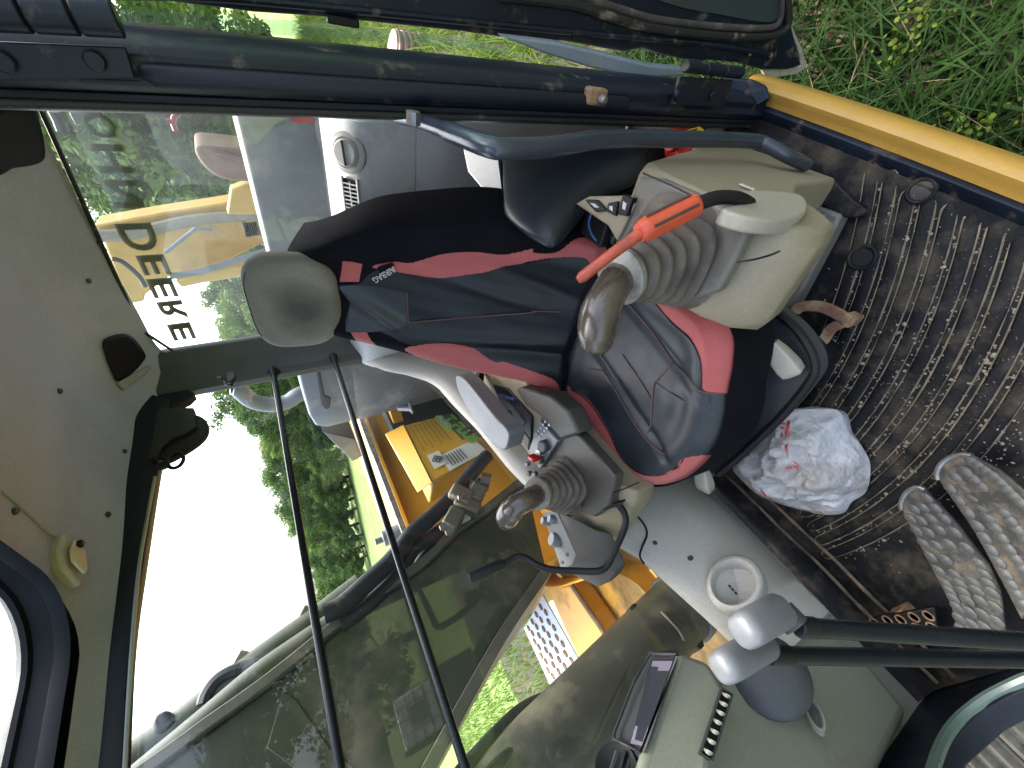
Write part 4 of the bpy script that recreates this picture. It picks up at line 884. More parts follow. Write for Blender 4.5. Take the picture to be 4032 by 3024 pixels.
MB().tube(smoothpath([at((a, b), t=c_) for a, b, c_ in [(1076, 322, 1.055), (1084, 380, .985), (1090, 440, .945)]], 5), .004, 6).build('armrest_piping', m_cloth, seat)
# ------------------------------------------------------------------ left control console
def bellows(name, b, t, r0, r1, n, mat, parent, twist=0.):
    b, t = Vector(b), Vector(t); ax = (t - b); R = frame(ax, (1, 0, 0)); rings = []
    for k in range(n * 6 + 1):
        f = k / (n * 6); ph = 2 * math.pi * f * n; r_ = r0 + (r1 - r0) * f ** .85; amp = .17 * (1 - .4 * f) * (.5 + .5 * math.cos(ph)) ** .55
        rr = r_ * (1 - .17 + amp * 2); c = b + ax * f + Vector((0, 0, .004 * math.sin(5 * f)))
        sq = .55 * (1 - f); ring = []
        for j in range(36):
            a = 2 * math.pi * j / 36; ca, sa = math.cos(a), math.sin(a); k_ = (abs(ca) ** (2 + 3 * sq) + abs(sa) ** (2 + 3 * sq)) ** (-1 / (2 + 3 * sq)); ring.append(c + R @ Vector((ca * k_ * rr, sa * k_ * rr * .94, .005 * math.sin(a * 2 + twist + 3 * f) * (1 - f))))
        rings.append(ring)
    return MB().rings(rings).build(name, mat, parent, smooth=1.2)
def stick(pts, rad, mat, parent, capmat):
    pp = smoothpath(pts, 7); n = len(pp); rr = [float(np.interp(i / (n - 1), np.linspace(0, 1, len(rad)), rad)) for i in range(n)]
    d = (pp[-1] - pp[-2]).normalized(); R0 = rr[-1]
    pp += [pp[-1] + d * R0 * .5, pp[-1] + d * R0 * .85, pp[-1] + d * R0 * .98]; rr += [R0 * .88, R0 * .55, R0 * .15]
    return MB().tube(pp, rr, 20).build('joystick_grip', mat, parent, smooth=1.5)
lc = thing('control_console', 'beige pedestal console with joystick by the open door', 'control console', (-.45, -.22, 0))
LP = [(-.66, .30), (-.60, .44), (-.545, .56), (-.50, .585), (-.345, .585), (-.305, .578), (-.262, .550), (-.243, .505), (-.258, .445), (-.30, .405), (-.375, .36), (-.43, .26), (-.455, .10), (-.47, .03), (-.80, .03), (-.80, .12)]
def conbody(prof, y0, y1, name, mat, parent, infl=.012, n=7):
    mb = MB(); rings = []
    c = Vector((sum(a for a, b in prof) / len(prof), 0, sum(b for a, b in prof) / len(prof)))
    for k in range(n + 1):
        f = k / n; e = abs(2 * f - 1); s = 1 - .05 * max(0, (e - .7) / .3) ** 2; rings.append([Vector((c.x + (a - c.x) * s, y0 + (y1 - y0) * f, c.z + (b - c.z) * s)) for a, b in prof])
    return mb.rings(rings).build(name, mat, parent, bevel=.006, seg=3, smooth=.7)
body = conbody(LP, -.138, -.302, 'console_body', m_beige, lc)
# taupe top cover around the bellows
tc_ = [at(p, Z=.604) for p in [T('b3', 1900, 215), T('b3', 1915, 290), T('b3', 1790, 560), T('b3', 1660, 800), T('b3', 1560, 830)]] + [Vector((-.345, -.300, .606)), Vector((-.46, -.300, .606)), Vector((-.50, -.29, .606)), Vector((-.50, -.150, .606)), Vector((-.46, -.140, .606))]
MB().prism(tc_, (0, 0, -.022)).build('top_cover', m_taupe, lc, bevel=.006, seg=3)
# seams on the front and side
MB().tube(smoothpath([at(T('b3', *q), X=x) for q, x in (((1810, 565), -.262), ((1950, 545), -.249), ((2080, 510), -.252), ((2150, 480), -.262))], 5), .0014, 5).build('body_seam', m_black, lc)
MB().tube([at(p, Y=-.1365) for p in [T('a3', 1070, 1370), T('a3', 1300, 1470), T('a3', 1500, 1570)]], .0013, 5).build('body_seam', m_black, lc)
MB().box(at(T('a3', 1900, 1480), Y=-.134), (.028, .002, .008)).build('maker_label', m_white, lc)
# pale rod cover on the outer flank
cpx = smoothpath([at(p, Y=-.128) for p in [(1562, 420), (1590, 411), (1660, 411), (1722, 418), (1745, 436), (1738, 462), (1700, 474), (1640, 472), (1585, 460), (1560, 448), (1592, 440), (1600, 428)]], 3, True)
MB().prism(cpx, (0, -.020, 0)).build('rod_cover', M('pale rod cover plastic', (.30, .27, .21), .48, 0, .06, 8, None, (.2, 300, .001)), lc, bevel=.012, seg=4)
# foot bracket plate with round bosses
fpx = [at(p, Z=.05) for p in [(1728, 432), (1818, 464), (1790, 520), (1712, 668), (1692, 676), (1640, 640), (1670, 560)]]
fb = MB().prism(fpx, (0, 0, -.045)).build('foot_bracket', m_taupe, lc, bevel=.008, seg=3)
for q, r_ in (((1672, 612), .026), ((1748, 470), .022)):
    MB().lathe([(r_ * .7, -.002), (r_ * .72, .006), (r_, .008), (r_ * 1.05, .002), (r_ * 1.05, -.01)], at(q, Z=.054), (0, 0, 1), 26).build('bracket_boss', m_taupe, fb)
    MB().lathe([(0, .004), (r_ * .68, .003), (r_ * .7, -.004)], at(q, Z=.052), (0, 0, 1), 22).build('boss_plug', m_trim, fb)
MB().tube(smoothpath([at(p, Z=.058) for p in [(1688, 640), (1705, 600), (1735, 540), (1765, 490), (1775, 462)]], 5), .011, 10).build('bracket_rib', m_taupe, fb)
# bellows and stick
jb, jt = at((1462, 545), Z=.60), at((1345, 596), Z=.722)
bel = bellows('bellows', jb, jt, .068, .039, 6, m_boot, lc)
ax = (jt - jb).normalized()
MB().lathe([(.038, -.006), (.040, .006), (.034, .014), (.026, .020)], jt, ax, 30).build('collar', M('pale worn collar', (.25, .23, .20), .4, 0, .25, 30, ((.06, .05, .04), .35, 24.)), lc)
stick([jt + ax * .006, at((1322, 622), Z=.762), at((1300, 665), Z=.786), at((1290, 705), Z=.795), at((1289, 728), Z=.795)], [.0245, .0232, .0240, .0265, .0255, .0235], m_grip, lc, None)
# rocker switches behind the bellows
RK = frame((.10, .25, 1), (1, 0, 0))
swp = [at(p, Z=.612) for p in [T('b3', 530, 105), T('b3', 640, 45), T('b3', 990, 40), T('b3', 1000, 120), T('b3', 900, 330), T('b3', 860, 400), T('b3', 790, 280)]]
sw = MB().prism(swp, (0, 0, -.02)).build('switch_plate', m_beige, lc, bevel=.003)
for q in (((600, 70), (700, 75), (780, 160), (690, 170)), ((790, 100), (868, 84), (850, 205), (775, 165)), ((905, 28), (988, 62), (940, 205), (868, 188))):
    r4 = [at(T('b3', *p), Z=.618) for p in q]; rk = MB().prism(r4, (0, 0, -.012)).build('rocker_switch', m_black, sw, bevel=.002)
    c = sum(r4, Vector()) / 4; pane('rocker_symbol', [c + (p - c) * k + Vector((0, 0, .0012)) for p, k in zip(r4, (.42, .30, .42, .30))], m_white, rk)
MB().tube(smoothpath([at(T('b3', *p), Z=.585) for p in ((660, 180), (640, 260), (660, 340), (700, 400))], 5), .0022, 6).build('blue_wire', M('blue wire', (.03, .08, .22), .4), lc)
MB().box(at(T('b3', 700, 300), Z=.56), (.07, .05, .02)).build('dark_recess', m_black, lc, bevel=.004)

# safety lever: black rod with an orange sleeve
sl_ = thing('safety_lever', 'orange sleeved safety lever rod rising from the beige console', 'lever', at((1600, 430), Y=-.11))
p0_, p1_, p2_, p3_, p4_ = at((1618, 440), Z=.560), at((1590, 428), Z=.605), at((1505, 441), Z=.672), at((1380, 503), Z=.750), at((1257, 599), Z=.815)
MB().tube(smoothpath([p0_, p1_, at((1545, 428), Z=.642), p2_.lerp(p3_, .1)], 6), .0088, 12).build('rod', m_black, sl_)
d_ = (p3_ - p2_); nn = 10; R = frame(d_); rings = []
for f, r_ in ((0, .0112), (.03, .0140), (.10, .0148), (.5, .0152), (.85, .0150), (.93, .0138), (1., .0112)):
    rings.append([p2_ + d_ * f + R @ Vector((math.cos(a), math.sin(a), 0)) * (r_ * (1 - (.16 if (j % 5 == 0 and .08 < f < .9) else 0))) for j, a in enumerate(np.linspace(0, 2 * math.pi, 21)[:-1])])
slv = MB().rings(rings).build('sleeve', m_orange, sl_, smooth=.9)
for k in range(3): MB().tube([p2_ + d_ * .10 + R @ Vector((math.cos(a), math.sin(a), 0)) * .0140 for a in [2.2 + k * 1.25]] + [p2_ + d_ * .85 + R @ Vector((math.cos(a), math.sin(a), 0)) * .0142 for a in [2.2 + k * 1.25]], .0022, 6).build('groove', M('dark groove', (.06, .03, .02), .6), slv)
MB().tube([p3_ - d_.normalized() * .01, p3_.lerp(p4_, .5), p4_, p4_ + (p4_ - p3_).normalized() * .006], [.0075, .0072, .0072, .0045], 12).build('rod_end', m_orangerod, sl_)

# ------------------------------------------------------------------ right control console
rc = thing('control_console', 'taupe console with joystick, knobs and key beside the side window', 'control console', (-.5, -.88, 0))
RP = [(-1.02, .60), (-.70, .595), (-.345, .590), (-.285, .575), (-.245, .535), (-.24, .49), (-.27, .44), (-.34, .40), (-.50, .34), (-1.02, .34)]
conbody(RP, -.745, -.965, 'console_body', m_beige, rc)
tcr = [at(p, Z=.597) for p in [T('c3', 255, 385), T('c3', 560, 530), T('c3', 850, 860), T('c3', 800, 1090), T('c3', 690, 1180), T('c3', 520, 1120)]] + [Vector((-.36, -.965, .597)), Vector((-.52, -.965, .597))]
MB().prism(tcr, (0, 0, -.03)).build('top_cover', m_taupe_dim, rc, bevel=.006, seg=3)
rear_c = [at(p, Z=.612) for p in [T('c3', 250, 380), T('c3', 130, 290), T('c3', 60, 170), T('c3', 100, 150), T('c3', 330, 220), T('c3', 470, 330), T('c3', 560, 520), T('c3', 420, 570)]]
MB().prism(rear_c, (0, 0, -.05)).build('storage_cover', m_taupe_dim, rc, bevel=.008, seg=3)
slot = [at(p, Z=.590) for p in [T('c3', 820, 1060), T('c3', 925, 1035), T('c3', 870, 1080), T('c3', 760, 1110)]]
MB().prism([at(p, X=-.243) for p in [T('c3', 830, 1065), T('c3', 925, 1035), T('c3', 880, 1075), T('c3', 760, 1112)]], (.004, 0, 0)).build('lever_slot', m_black, rc)
MB().tube(smoothpath([at(p, X=-.2445) for p in [T('c3', 830, 985), T('c3', 920, 955), T('c3', 1040, 900)]], 4), .0013, 5).build('body_seam', m_black, rc)
rb_, rt_ = at((1228, 1045), Z=.597), at((1163, 1066), Z=.715)
bellows('bellows', rb_, rt_, .064, .037, 6, m_boot, rc, 1.)
axr = (rt_ - rb_).normalized()
MB().lathe([(.036, -.006), (.038, .006), (.033, .014), (.026, .022)], rt_, axr, 30).build('collar', M('grey worn collar', (.22, .20, .17), .32, 0, .2, 30, ((.09, .075, .06), .3, 24.)), rc)
stick([rt_ + axr * .006, at((1142, 1078), Z=.768), at((1112, 1095), Z=.802), at((1099, 1112), Z=.812), at((1094, 1122), Z=.812)], [.0255, .0240, .0240, .0270, .0265, .0240], m_grip, rc, None)
# silver key panel, key, knobs
kp = [at(p, Z=.612) for p in [T('c3', 245, 415), T('c3', 395, 578), T('c3', 300, 720), T('c3', 250, 800), T('c3', 160, 660)]]
kpl = MB().prism(kp, (0, 0, -.02)).build('key_panel', m_silver, rc, bevel=.003)
for k in range(5):
    for j in range(2): MB().lathe([(.0, .0015), (.0035, .0015), (.0038, 0)], at(T('c3', 225 + 18 * k + 30 * j, 520 - 24 * k + 25 * j), Z=.613), (0, 0, 1), 10).build('panel_button', m_rear, kpl)
MB().lathe([(.016, -.004), (.016, .014), (.013, .018), (0, .018)], at(T('c3', 300, 610), Z=.614), (.1, .2, 1), 24).build('key_switch', m_trimdark, kpl)
for q in ((265, 660), (265, 725)): MB().lathe([(.010, -.004), (.011, .008), (.009, .014), (0, .015)], at(T('c3', *q), Z=.616), (.1, .2, 1), 20).build('chrome_knob', m_steel, kpl)
kr = at(T('c3', 205, 710), Z=.64); MB().box(kr, (.030, .014, .026), Matrix.Rotation(.5, 3, 'Z')).build('red_key', m_redpaint, kpl, bevel=.006, seg=3)
for q in ((155, 755), (170, 832), (215, 838)): MB().lathe([(.0075, -.006), (.0075, .010), (.006, .013), (0, .013)], at(T('c3', *q), Z=.625), (.3, .5, .8), 16).build('toggle_knob', m_steel, kpl)
# wiper pod ahead of the console
pod = [at(p, Z=.635) for p in [T('c3', 288, 1150), T('c3', 330, 1130), T('c3', 400, 1140), T('c3', 470, 1290), T('c3', 552, 1480), T('c3', 520, 1560), T('c3', 438, 1610), T('c3', 380, 1430)]]
pc = sum(pod, Vector()) / len(pod); pdn = at((1275, 1150), Z=.55) - at((1225, 1140), Z=.635)
podb = MB().rings([[p for p in pod], [p + Vector((.02, .012, -.012)) for p in pod], [pc + (p - pc) * .95 + Vector((.085, .03, -.045)) for p in pod], [pc + (p - pc) * .7 + Vector((.10, .05, -.075)) for p in pod]]).build('wiper_pod', m_taupe_dim, rc, bevel=.004)
MB().prism([pc + (p - pc) * .97 + Vector((-.001, 0, .001)) for p in pod], Vector((-.003, 0, .0025))).build('pod_face', m_silver, podb)
pn = Vector((-.45, .25, .85)).normalized()
for q in ((315, 1215), (370, 1200)): MB().lathe([(.011, -.002), (.011, .014), (.0095, .018), (0, .018)], at(T('c3', *q), Z=.638), pn, 18).build('pod_knob', m_silver, podb)
dk = at(T('c3', 392, 1362), Z=.638); MB().lathe([(.0185, -.002), (.0185, .014), (.0165, .020), (0, .020)], dk, pn, 12).build('pod_dial', m_silver, podb, smooth=.3)
for q in ((468, 1462), (430, 1525)): MB().lathe([(.0035, .001), (.0062, .0022), (.0075, .001), (.0075, -.002)], at(T('c3', *q), Z=.638), pn, 18).build('pod_button', m_trimdark, podb)
# bent black lever with grip
rd = smoothpath([at((1318, 1082), Y=-.78), at((1334, 1088), Y=-.785), at((1350, 1112), Y=-.80), at((1349, 1140), Y=-.82), at((1330, 1185), Y=-.85), at((1311, 1222), Y=-.875), at((1290, 1234), Y=-.885), at((1240, 1233), Y=-.91), at((1190, 1230), Y=-.925), at((1160, 1220), Y=-.93), at((1140, 1207), Y=-.935), at((1118, 1202), Y=-.94), at((1098, 1212), Y=-.945), at((1070, 1224), Y=-.947)], 5)
bl = thing('bent_lever', 'bent black lever rod with rubber grip, in front of the taupe console', 'lever', rd[0])
MB().tube(rd, .0078, 12).build('rod', m_black, bl); ga, gb_ = at((1088, 1217), Y=-.946), at((1014, 1249), Y=-.95)
MB().tube([ga, ga.lerp(gb_, .04), ga.lerp(gb_, .95), gb_], [.0095, .0125, .0128, .0105], 16).build('rubber_grip', m_black, bl)
# pale armrest pad and storage boxes behind the right console
ap = smoothpath([at(p, Z=.70) for p in [T('c2', 1600, 60), T('c2', 1650, 75), T('c2', 1760, 200), T('c2', 1900, 380), T('c2', 2010, 500), T('c2', 2010, 600), T('c2', 1975, 648), T('c2', 1880, 590), T('c2', 1760, 440), T('c2', 1640, 230), T('c2', 1600, 120)]], 4, True)
arm = thing('seat_armrest', 'pale grey armrest pad folded beside the taupe console', 'armrest', (ap[0].x, ap[0].y, .6)); MB().prism(ap, (.0, .0, -.05)).build('pad', M('pale armrest vinyl', (.13, .13, .14), .42, 0, .06, 8, None, (.3, 300, .001)), arm, bevel=.014, seg=4)  # pad colour lowered to include the shadow lying on it
MB().tube([Vector((-.9, -.86, .60)), at(T('c2', 1750, 330), Z=.67)], .014, 10).build('arm_bracket', m_black, arm)
bx_ = [at(p, Z=.60) for p in [T('c2', 1890, 130), T('c2', 2010, 160), T('c2', 2200, 380), T('c2', 2190, 640), T('c2', 2050, 480), T('c2', 1960, 320)]]
MB().prism(bx_, (0, 0, -.03)).build('storage_tray', m_black, rc, bevel=.004)
for q in (((2010, 250), (2060, 300), (2150, 430), (2120, 470), (2000, 290)), ((2080, 430), (2180, 560), (2170, 650), (2075, 480))):
    MB().prism([at(T('c2', *p), Z=.603) for p in q], (0, 0, -.01)).build('tray_lid', m_trimdark, rc, bevel=.003)
pen = thing('blue_pen', 'blue pen lying in the storage tray beside the seat', 'pen', at(T('c2', 1990, 220), Z=.607)); MB().tube([at(T('c2', 1925, 200), Z=.610), at(T('c2', 2060, 248), Z=.610)], .004, 8).build('barrel', M('blue pen plastic', (.02, .05, .25), .3), pen); MB().tube([at(T('c2', 1925, 200), Z=.610), at(T('c2', 1912, 195), Z=.610)], [.003, .001], 8).build('tip', m_steel, pen)
MB().box(at(T('c2', 1985, 370), Z=.606), (.05, .03, .012), Matrix.Rotation(.6, 3, 'Z')).build('key_fob', m_black, rc, bevel=.004)

# ------------------------------------------------------------------ grab rail, fire extinguisher
gr = thing('grab_rail', 'bent slate grey tube grab rail beside the door pillar', 'grab rail', (-.6, -.12, .03))
gp = smoothpath([at((860, 252), Y=-.150), at((905, 261), Y=-.140), at((985, 290), Y=-.130), at((1050, 315), Y=-.124), at((1090, 321), Y=-.122), at((1180, 318), Y=-.118), at((1250, 308), Y=-.113), at((1300, 302), Y=-.110), at((1400, 300), Y=-.107), at((1560, 302), Y=-.102), at((1632, 306), Y=-.101), at((1660, 315), Y=-.103), at((1700, 336), Y=-.112), at((1742, 356), Y=-.124)], 6)
MB().tube(gp, [.0135 if k > 10 else .011 for k in range(len(gp))], 16).build('tube', m_handrail, gr)
MB().lathe([(.010, -.004), (.010, .012), (.0, .013)], at((893, 262), Y=-.125), (0, 1, 0), 6).build('mounting_bolt', m_steel, gr)
fe = thing('fire_extinguisher', 'red fire extinguisher with white label tucked behind the beige console', 'fire extinguisher', at((1500, 330), Z=.04))
ec = at((1508, 318), Z=.10); ec.z = 0; ec += Vector((-.02, .0, 0))
MB().lathe([(.0, .02), (.048, .022), (.056, .035), (.056, .13), (.045, .155), (.02, .17), (.018, .19)], ec, (0, 0, 1), 28).build('cylinder', m_redpaint, fe)
lb = MB(); lb.rings([[ec + Vector((.0568 * math.cos(a), .0568 * math.sin(a), z)) for a in np.linspace(-.6, 1.3, 12)] for z in (.05, .12)], False); lb.build('label_wrap', m_white, fe)
MB().tube([ec + Vector((0, 0, .18)), ec + Vector((.0, .0, .21)), ec + Vector((.05, .03, .22))], .01, 8).build('valve_head', m_black, fe)
tg_ = thing('warning_tag', 'yellow tag hanging by the fire extinguisher', 'tag', at((1500, 285), Y=-.105)); MB().prism([at(p, Y=-.108) for p in [T('a3', 1385, 1040), T('a3', 1520, 1000), T('a3', 1560, 1035), T('a3', 1540, 1050), T('a3', 1400, 1050)]], (0, -.003, 0)).build('card', M('yellow tag card', (.65, .45, .02), .5), tg_)
MB().prism([at(p, Y=-.105) for p in [T('a3', 1420, 1038), T('a3', 1500, 1015), T('a3', 1505, 1022), T('a3', 1425, 1044)]], (0, -.001, 0)).build('print', m_black, tg_)

# ------------------------------------------------------------------ rusty bracket on the floor
br = thing('rusty_bracket', 'rusty muddy steel bracket bent around the seat tray front', 'bracket', at((1780, 700), Z=.0))
def ribbon(path, w0, thick, name, mat, parent):
    pp = smoothpath(path, 4); mb = MB(); rings = []
    for i, p in enumerate(pp):
        t = (pp[min(i + 1, len(pp) - 1)] - pp[max(i - 1, 0)]).normalized(); s = t.cross(Vector((0, 0, 1))).normalized(); rings.append([p + s * w0 / 2 + Vector((0, 0, thick)), p - s * w0 / 2 + Vector((0, 0, thick)), p - s * w0 / 2, p + s * w0 / 2])
    return mb.rings(rings).build(name, mat, parent, bevel=.002)
ribbon([at(p, Z=.055) for p in [(1716, 680), (1728, 664), (1755, 660), (1790, 666), (1838, 692)]], .024, .012, 'bar', m_rust, br)
ribbon([at(p, Z=.052) for p in [(1828, 694), (1800, 708), (1790, 722), (1776, 742)]], .022, .012, 'bar', m_rust, br)
MB().box(at((1838, 690), Z=.03), (.025, .025, .05)).build('bar_foot', m_rust, br, bevel=.003)

# ------------------------------------------------------------------ plastic bag
def bagmat():
    mt = bpy.data.materials.new('thin white plastic film'); mt.use_nodes = True; nt = mt.node_tree; N = nt.nodes; L = nt.links; b = N['Principled BSDF']
    tc = N.new('ShaderNodeTexCoord'); n = N.new('ShaderNodeTexNoise'); n.inputs['Scale'].default_value = 9; n.inputs['Detail'].default_value = 6; L.new(tc.outputs['Object'], n.inputs['Vector'])
    r = N.new('ShaderNodeValToRGB'); r.color_ramp.elements[0].position = .35; r.color_ramp.elements[0].color = (.42, .39, .36, 1); r.color_ramp.elements[1].position = .6; r.color_ramp.elements[1].color = (.60, .60, .61, 1); L.new(n.outputs['Fac'], r.inputs[0]); L.new(r.outputs[0], b.inputs['Base Color']); b.inputs['Roughness'].default_value = .28
    t = N.new('ShaderNodeBsdfTranslucent'); t.inputs[0].default_value = (.8, .8, .8, 1); ms = N.new('ShaderNodeMixShader'); ms.inputs[0].default_value = .28; L.new(b.outputs[0], ms.inputs[1]); L.new(t.outputs[0], ms.inputs[2]); L.new(ms.outputs[0], N['Material Output'].inputs[0])
    n2 = N.new('ShaderNodeTexNoise'); n2.inputs['Scale'].default_value = 26; n2.inputs['Detail'].default_value = 5; L.new(tc.outputs['Object'], n2.inputs['Vector']); bp = N.new('ShaderNodeBump'); bp.inputs['Strength'].default_value = .9; bp.inputs['Distance'].default_value = .02; L.new(n2.outputs['Fac'], bp.inputs['Height']); L.new(bp.outputs[0], b.inputs['Normal'])
    return mt
bag = thing('plastic_bag', 'crumpled white plastic shopping bag with red print on the mat', 'plastic bag', at((1750, 1000), Z=.0))
bring = [((1583, 1012), .10), ((1600, 985), .12), ((1640, 945), .13), ((1672, 905), .13), ((1690, 887), .12), ((1735, 884), .10), ((1800, 884), .06), ((1822, 900), .05), ((1836, 935), .04), ((1862, 965), .03), ((1880, 1005), .025), ((1872, 1060), .02), ((1840, 1085), .02), ((1822, 1108), .02), ((1780, 1112), .02), ((1740, 1104), .025), ((1690, 1090), .05), ((1640, 1070), .07), ((1605, 1040), .09)]
bpts = [at(p, Z=z) for p, z in bring]; bb = smoothpath(bpts, 5, True); bc0 = at((1740, 1000), Z=.135); mbg = []
for i in range(34):
    q = i / 33; row = []
    for j, p in enumerate(bb):
        v = bc0.lerp(p, q); v.z += .045 * (1 - q ** 2.2) * (1 - .2) - .0
        a = 2 * math.pi * j / len(bb)
        rid = 1 - abs(mnoise.noise((v.x * 13, v.y * 13, 3))) * 2; rid2 = 1 - abs(mnoise.noise((v.x * 27 + 5, v.y * 27, 1))) * 2
        v += Vector((0, 0, 1)) * ((.046 * max(0, rid) + .020 * max(0, rid2) - .035) * (1 - q ** 6) + .010 * math.sin(a * 5 + q * 4) * q * (1 - q))
        row.append(v)
    mbg.append(row)
bm_ = MB(); bm_.rings([[p for p in r] for r in mbg[::1]], True, (True, False)); bm_.rings([[p for p in mbg[-1]], [Vector((p.x * .85 + bc0.x * .15, p.y * .85 + bc0.y * .15, .008)) for p in mbg[-1]]], True, (False, True))
bgo = bm_.build('bag_film', bagmat(), bag, smooth=.55)
m_print = M('faded red print', (.62, .05, .07), .5, 0, .2, 20)
BGA = np.array([tuple(p) for r in mbg for p in r])
def bagz(p):
    best = None
    for z in np.linspace(.26, .0, 60):
        v = at(p, Z=z); k = int(np.argmin((BGA[:, 0] - v.x) ** 2 + (BGA[:, 1] - v.y) ** 2))
        if BGA[k, 2] >= z: return Vector((v.x, v.y, z))
    return at(p, Z=.1)
for pg in (((278, 395), (322, 400), (318, 412), (280, 408)), ((282, 428), (322, 434), (320, 446), (280, 442)), ((278, 462), (318, 470), (316, 482), (280, 476)), ((340, 412), (362, 418), (350, 500), (342, 600), (345, 680), (325, 650), (320, 560), (330, 480)), ((285, 510), (300, 510), (300, 545), (288, 545)), ((292, 570), (302, 570), (302, 600), (294, 600)), ((380, 735), (400, 745), (435, 775), (420, 795), (390, 780)), ((330, 785), (370, 780), (380, 795), (330, 800)), ((125, 955), (150, 985), (215, 1035), (215, 1050), (165, 1015), (135, 985))):
    c = [bagz(T('c4', *p)) for p in pg]; cm = sum(c, Vector()) / len(c); MB().add([p + (Vector(CAM) - p).normalized() * .006 for p in c], [tuple(range(len(c)))]).build('red_print', m_print, bgo, smooth=0)

# ------------------------------------------------------------------ pedals and travel levers
def pedal(label, left, right, rows, cols):
    """left and right edge of the tread, each from the heel end forwards"""
    def edge(lst, t):
        k = min(len(lst) - 2, int(t * (len(lst) - 1))); return lst[k].lerp(lst[k + 1], t * (len(lst) - 1) - k)
    a, b, c, d = left[0], right[0], right[-1], left[-1]; nrm = (b - a).cross(d - a).normalized(); nrm = nrm if nrm.z > 0 else -nrm
    pd = thing('travel_pedal', label, 'pedal', (a + b) / 2 - Vector((0, 0, .08)), 'travel pedals')
    heel = [a.lerp(b, t) + (a - d).normalized() * .018 * math.sin(math.pi * t) ** .6 for t in (.12, .3, .5, .7, .88)]
    MB().prism(left[::-1] + heel + right, -nrm * .009).build('tread_plate', m_mudsteel, pd, bevel=.003)
    MB().tube(smoothpath([a] + heel + [b], 3), .005, 8).build('worn_heel_edge', m_steel, pd)
    ms = None
    for i in range(rows):
        for j in range(cols):
            u_ = (j + .5) / cols; v_ = (i + .6 + .35 * (j % 2)) / (rows + .6); p = edge(left, v_).lerp(edge(right, v_), u_)
            if ms is None:
                m_ = MB(); m_.lathe([(.0125, -.001), (.0120, .0015), (.0104, .0021), (.0, .0023)], (0, 0, 0), (0, 0, 1), 12, sx=1.0, sy=.70); o = m_.build('tread_stud', m_stud, pd); ms = o.data
            else: o = bpy.data.objects.new('tread_stud', ms); COL.objects.link(o); setparent(o, pd)
            x = (b - a).normalized(); y = nrm.cross(x); M4 = Matrix((x, y, nrm)).transposed().to_4x4(); M4.translation = p; o.matrix_parent_inverse = Matrix.Translation(-root_offset(pd)); o.matrix_basis = M4
    MB().box((a + b) / 2 + (d - a) * .5 - nrm * .045, (.03, .03, .075)).build('pedal_arm', m_black, pd, bevel=.004)
    return pd
def edgepts(px, z0, z1): return [at(p, Z=z0 + (z1 - z0) * k / (len(px) - 1)) for k, p in enumerate(px)]
pedal('bright steel travel pedal nearer the sill, studded tread', edgepts([(2100, 984), (2158, 1014), (2214, 1062), (2300, 1150)], .085, .125), edgepts([(2026, 1036), (2104, 1149), (2164, 1259), (2206, 1340)], .085, .125), 11, 4)
pedal('muddy steel travel pedal next to the bag, studded tread', edgepts([(1998, 1058), (2056, 1119), (2134, 1219), (2160, 1279), (2172, 1372)], .08, .115), edgepts([(1947, 1100), (1986, 1179), (2031, 1264), (2054, 1309), (2068, 1376)], .08, .115), 11, 4)
fr = thing('foot_rest', 'small black perforated foot rest with worn edge beside the pedals', 'foot rest', at((1950, 1330), Z=0.))
frp = [at(T('d4', *p), Z=.06) for p in ((985, 490), (1060, 455), (1250, 430), (1500, 385), (1530, 570), (1300, 575), (1060, 560), (990, 530))]
MB().prism(frp, (0, 0, -.012)).build('plate', m_black, fr, bevel=.003)
for q in ((1030, 510), (1130, 490), (1235, 485), (1340, 465), (1455, 455), (1260, 552), (1370, 550), (1485, 545)):
    MB().lathe([(.008, -.001), (.0095, .002), (.011, .002), (.012, -.001)], at(T('d4', *q), Z=.0615), (0, 0, 1), 14, sx=.8).build('hole_rim', m_rust, fr)
MB().box(at(T('d4', 1300, 500), Z=.03), (.06, .05, .05)).build('stand', m_rust, fr, bevel=.004)
def tlever(label, g0, g1, r0, r1, Y):
    a, b, c, d = at(g0, Y=Y), at(g1, Y=Y), at(r0, Y=Y), at(r1, Y=Y); e = c + (d - c) * 1.6
    t = thing('travel_lever', label, 'lever', e, 'travel levers')
    n_ = (b - a).normalized(); side = Vector((0, 1, 0)); fw = n_.cross(side)
    R = Matrix((side, fw, n_)).transposed(); L_ = (b - a).length; rings = []
    for f, k in ((0, .5), (.02, .85), (.10, 1.), (.80, 1.), (.90, .93), (.96, .78), (.99, .55), (1., .2)):
        rings.append([a + R @ Vector((x * k, y * k, L_ * f)) for x, y in rrect(.046, .040, .015, 4)])
    gpt = MB().rings(rings).build('silver_grip', m_silver, t, smooth=.7)
    MB().tube([a + (c - a) * .0, c], .016, 14).build('neck', m_trimdark, t)
    MB().tube([c, c.lerp(d, .08)], .0125, 12).build('ferrule', m_black, t, bevel=.002); MB().tube([c.lerp(d, .05), d, e], .0112, 14).build('rod', m_handrail if False else m_blackgloss, t)
tlever('silver topped travel lever nearer the seat bag side', (1688, 1318), (1598, 1368), (1722, 1354), (2212, 1385), -.49)
tlever('silver topped travel lever against the display console', (1655, 1388), (1552, 1448), (1660, 1415), (2212, 1425), -.57)

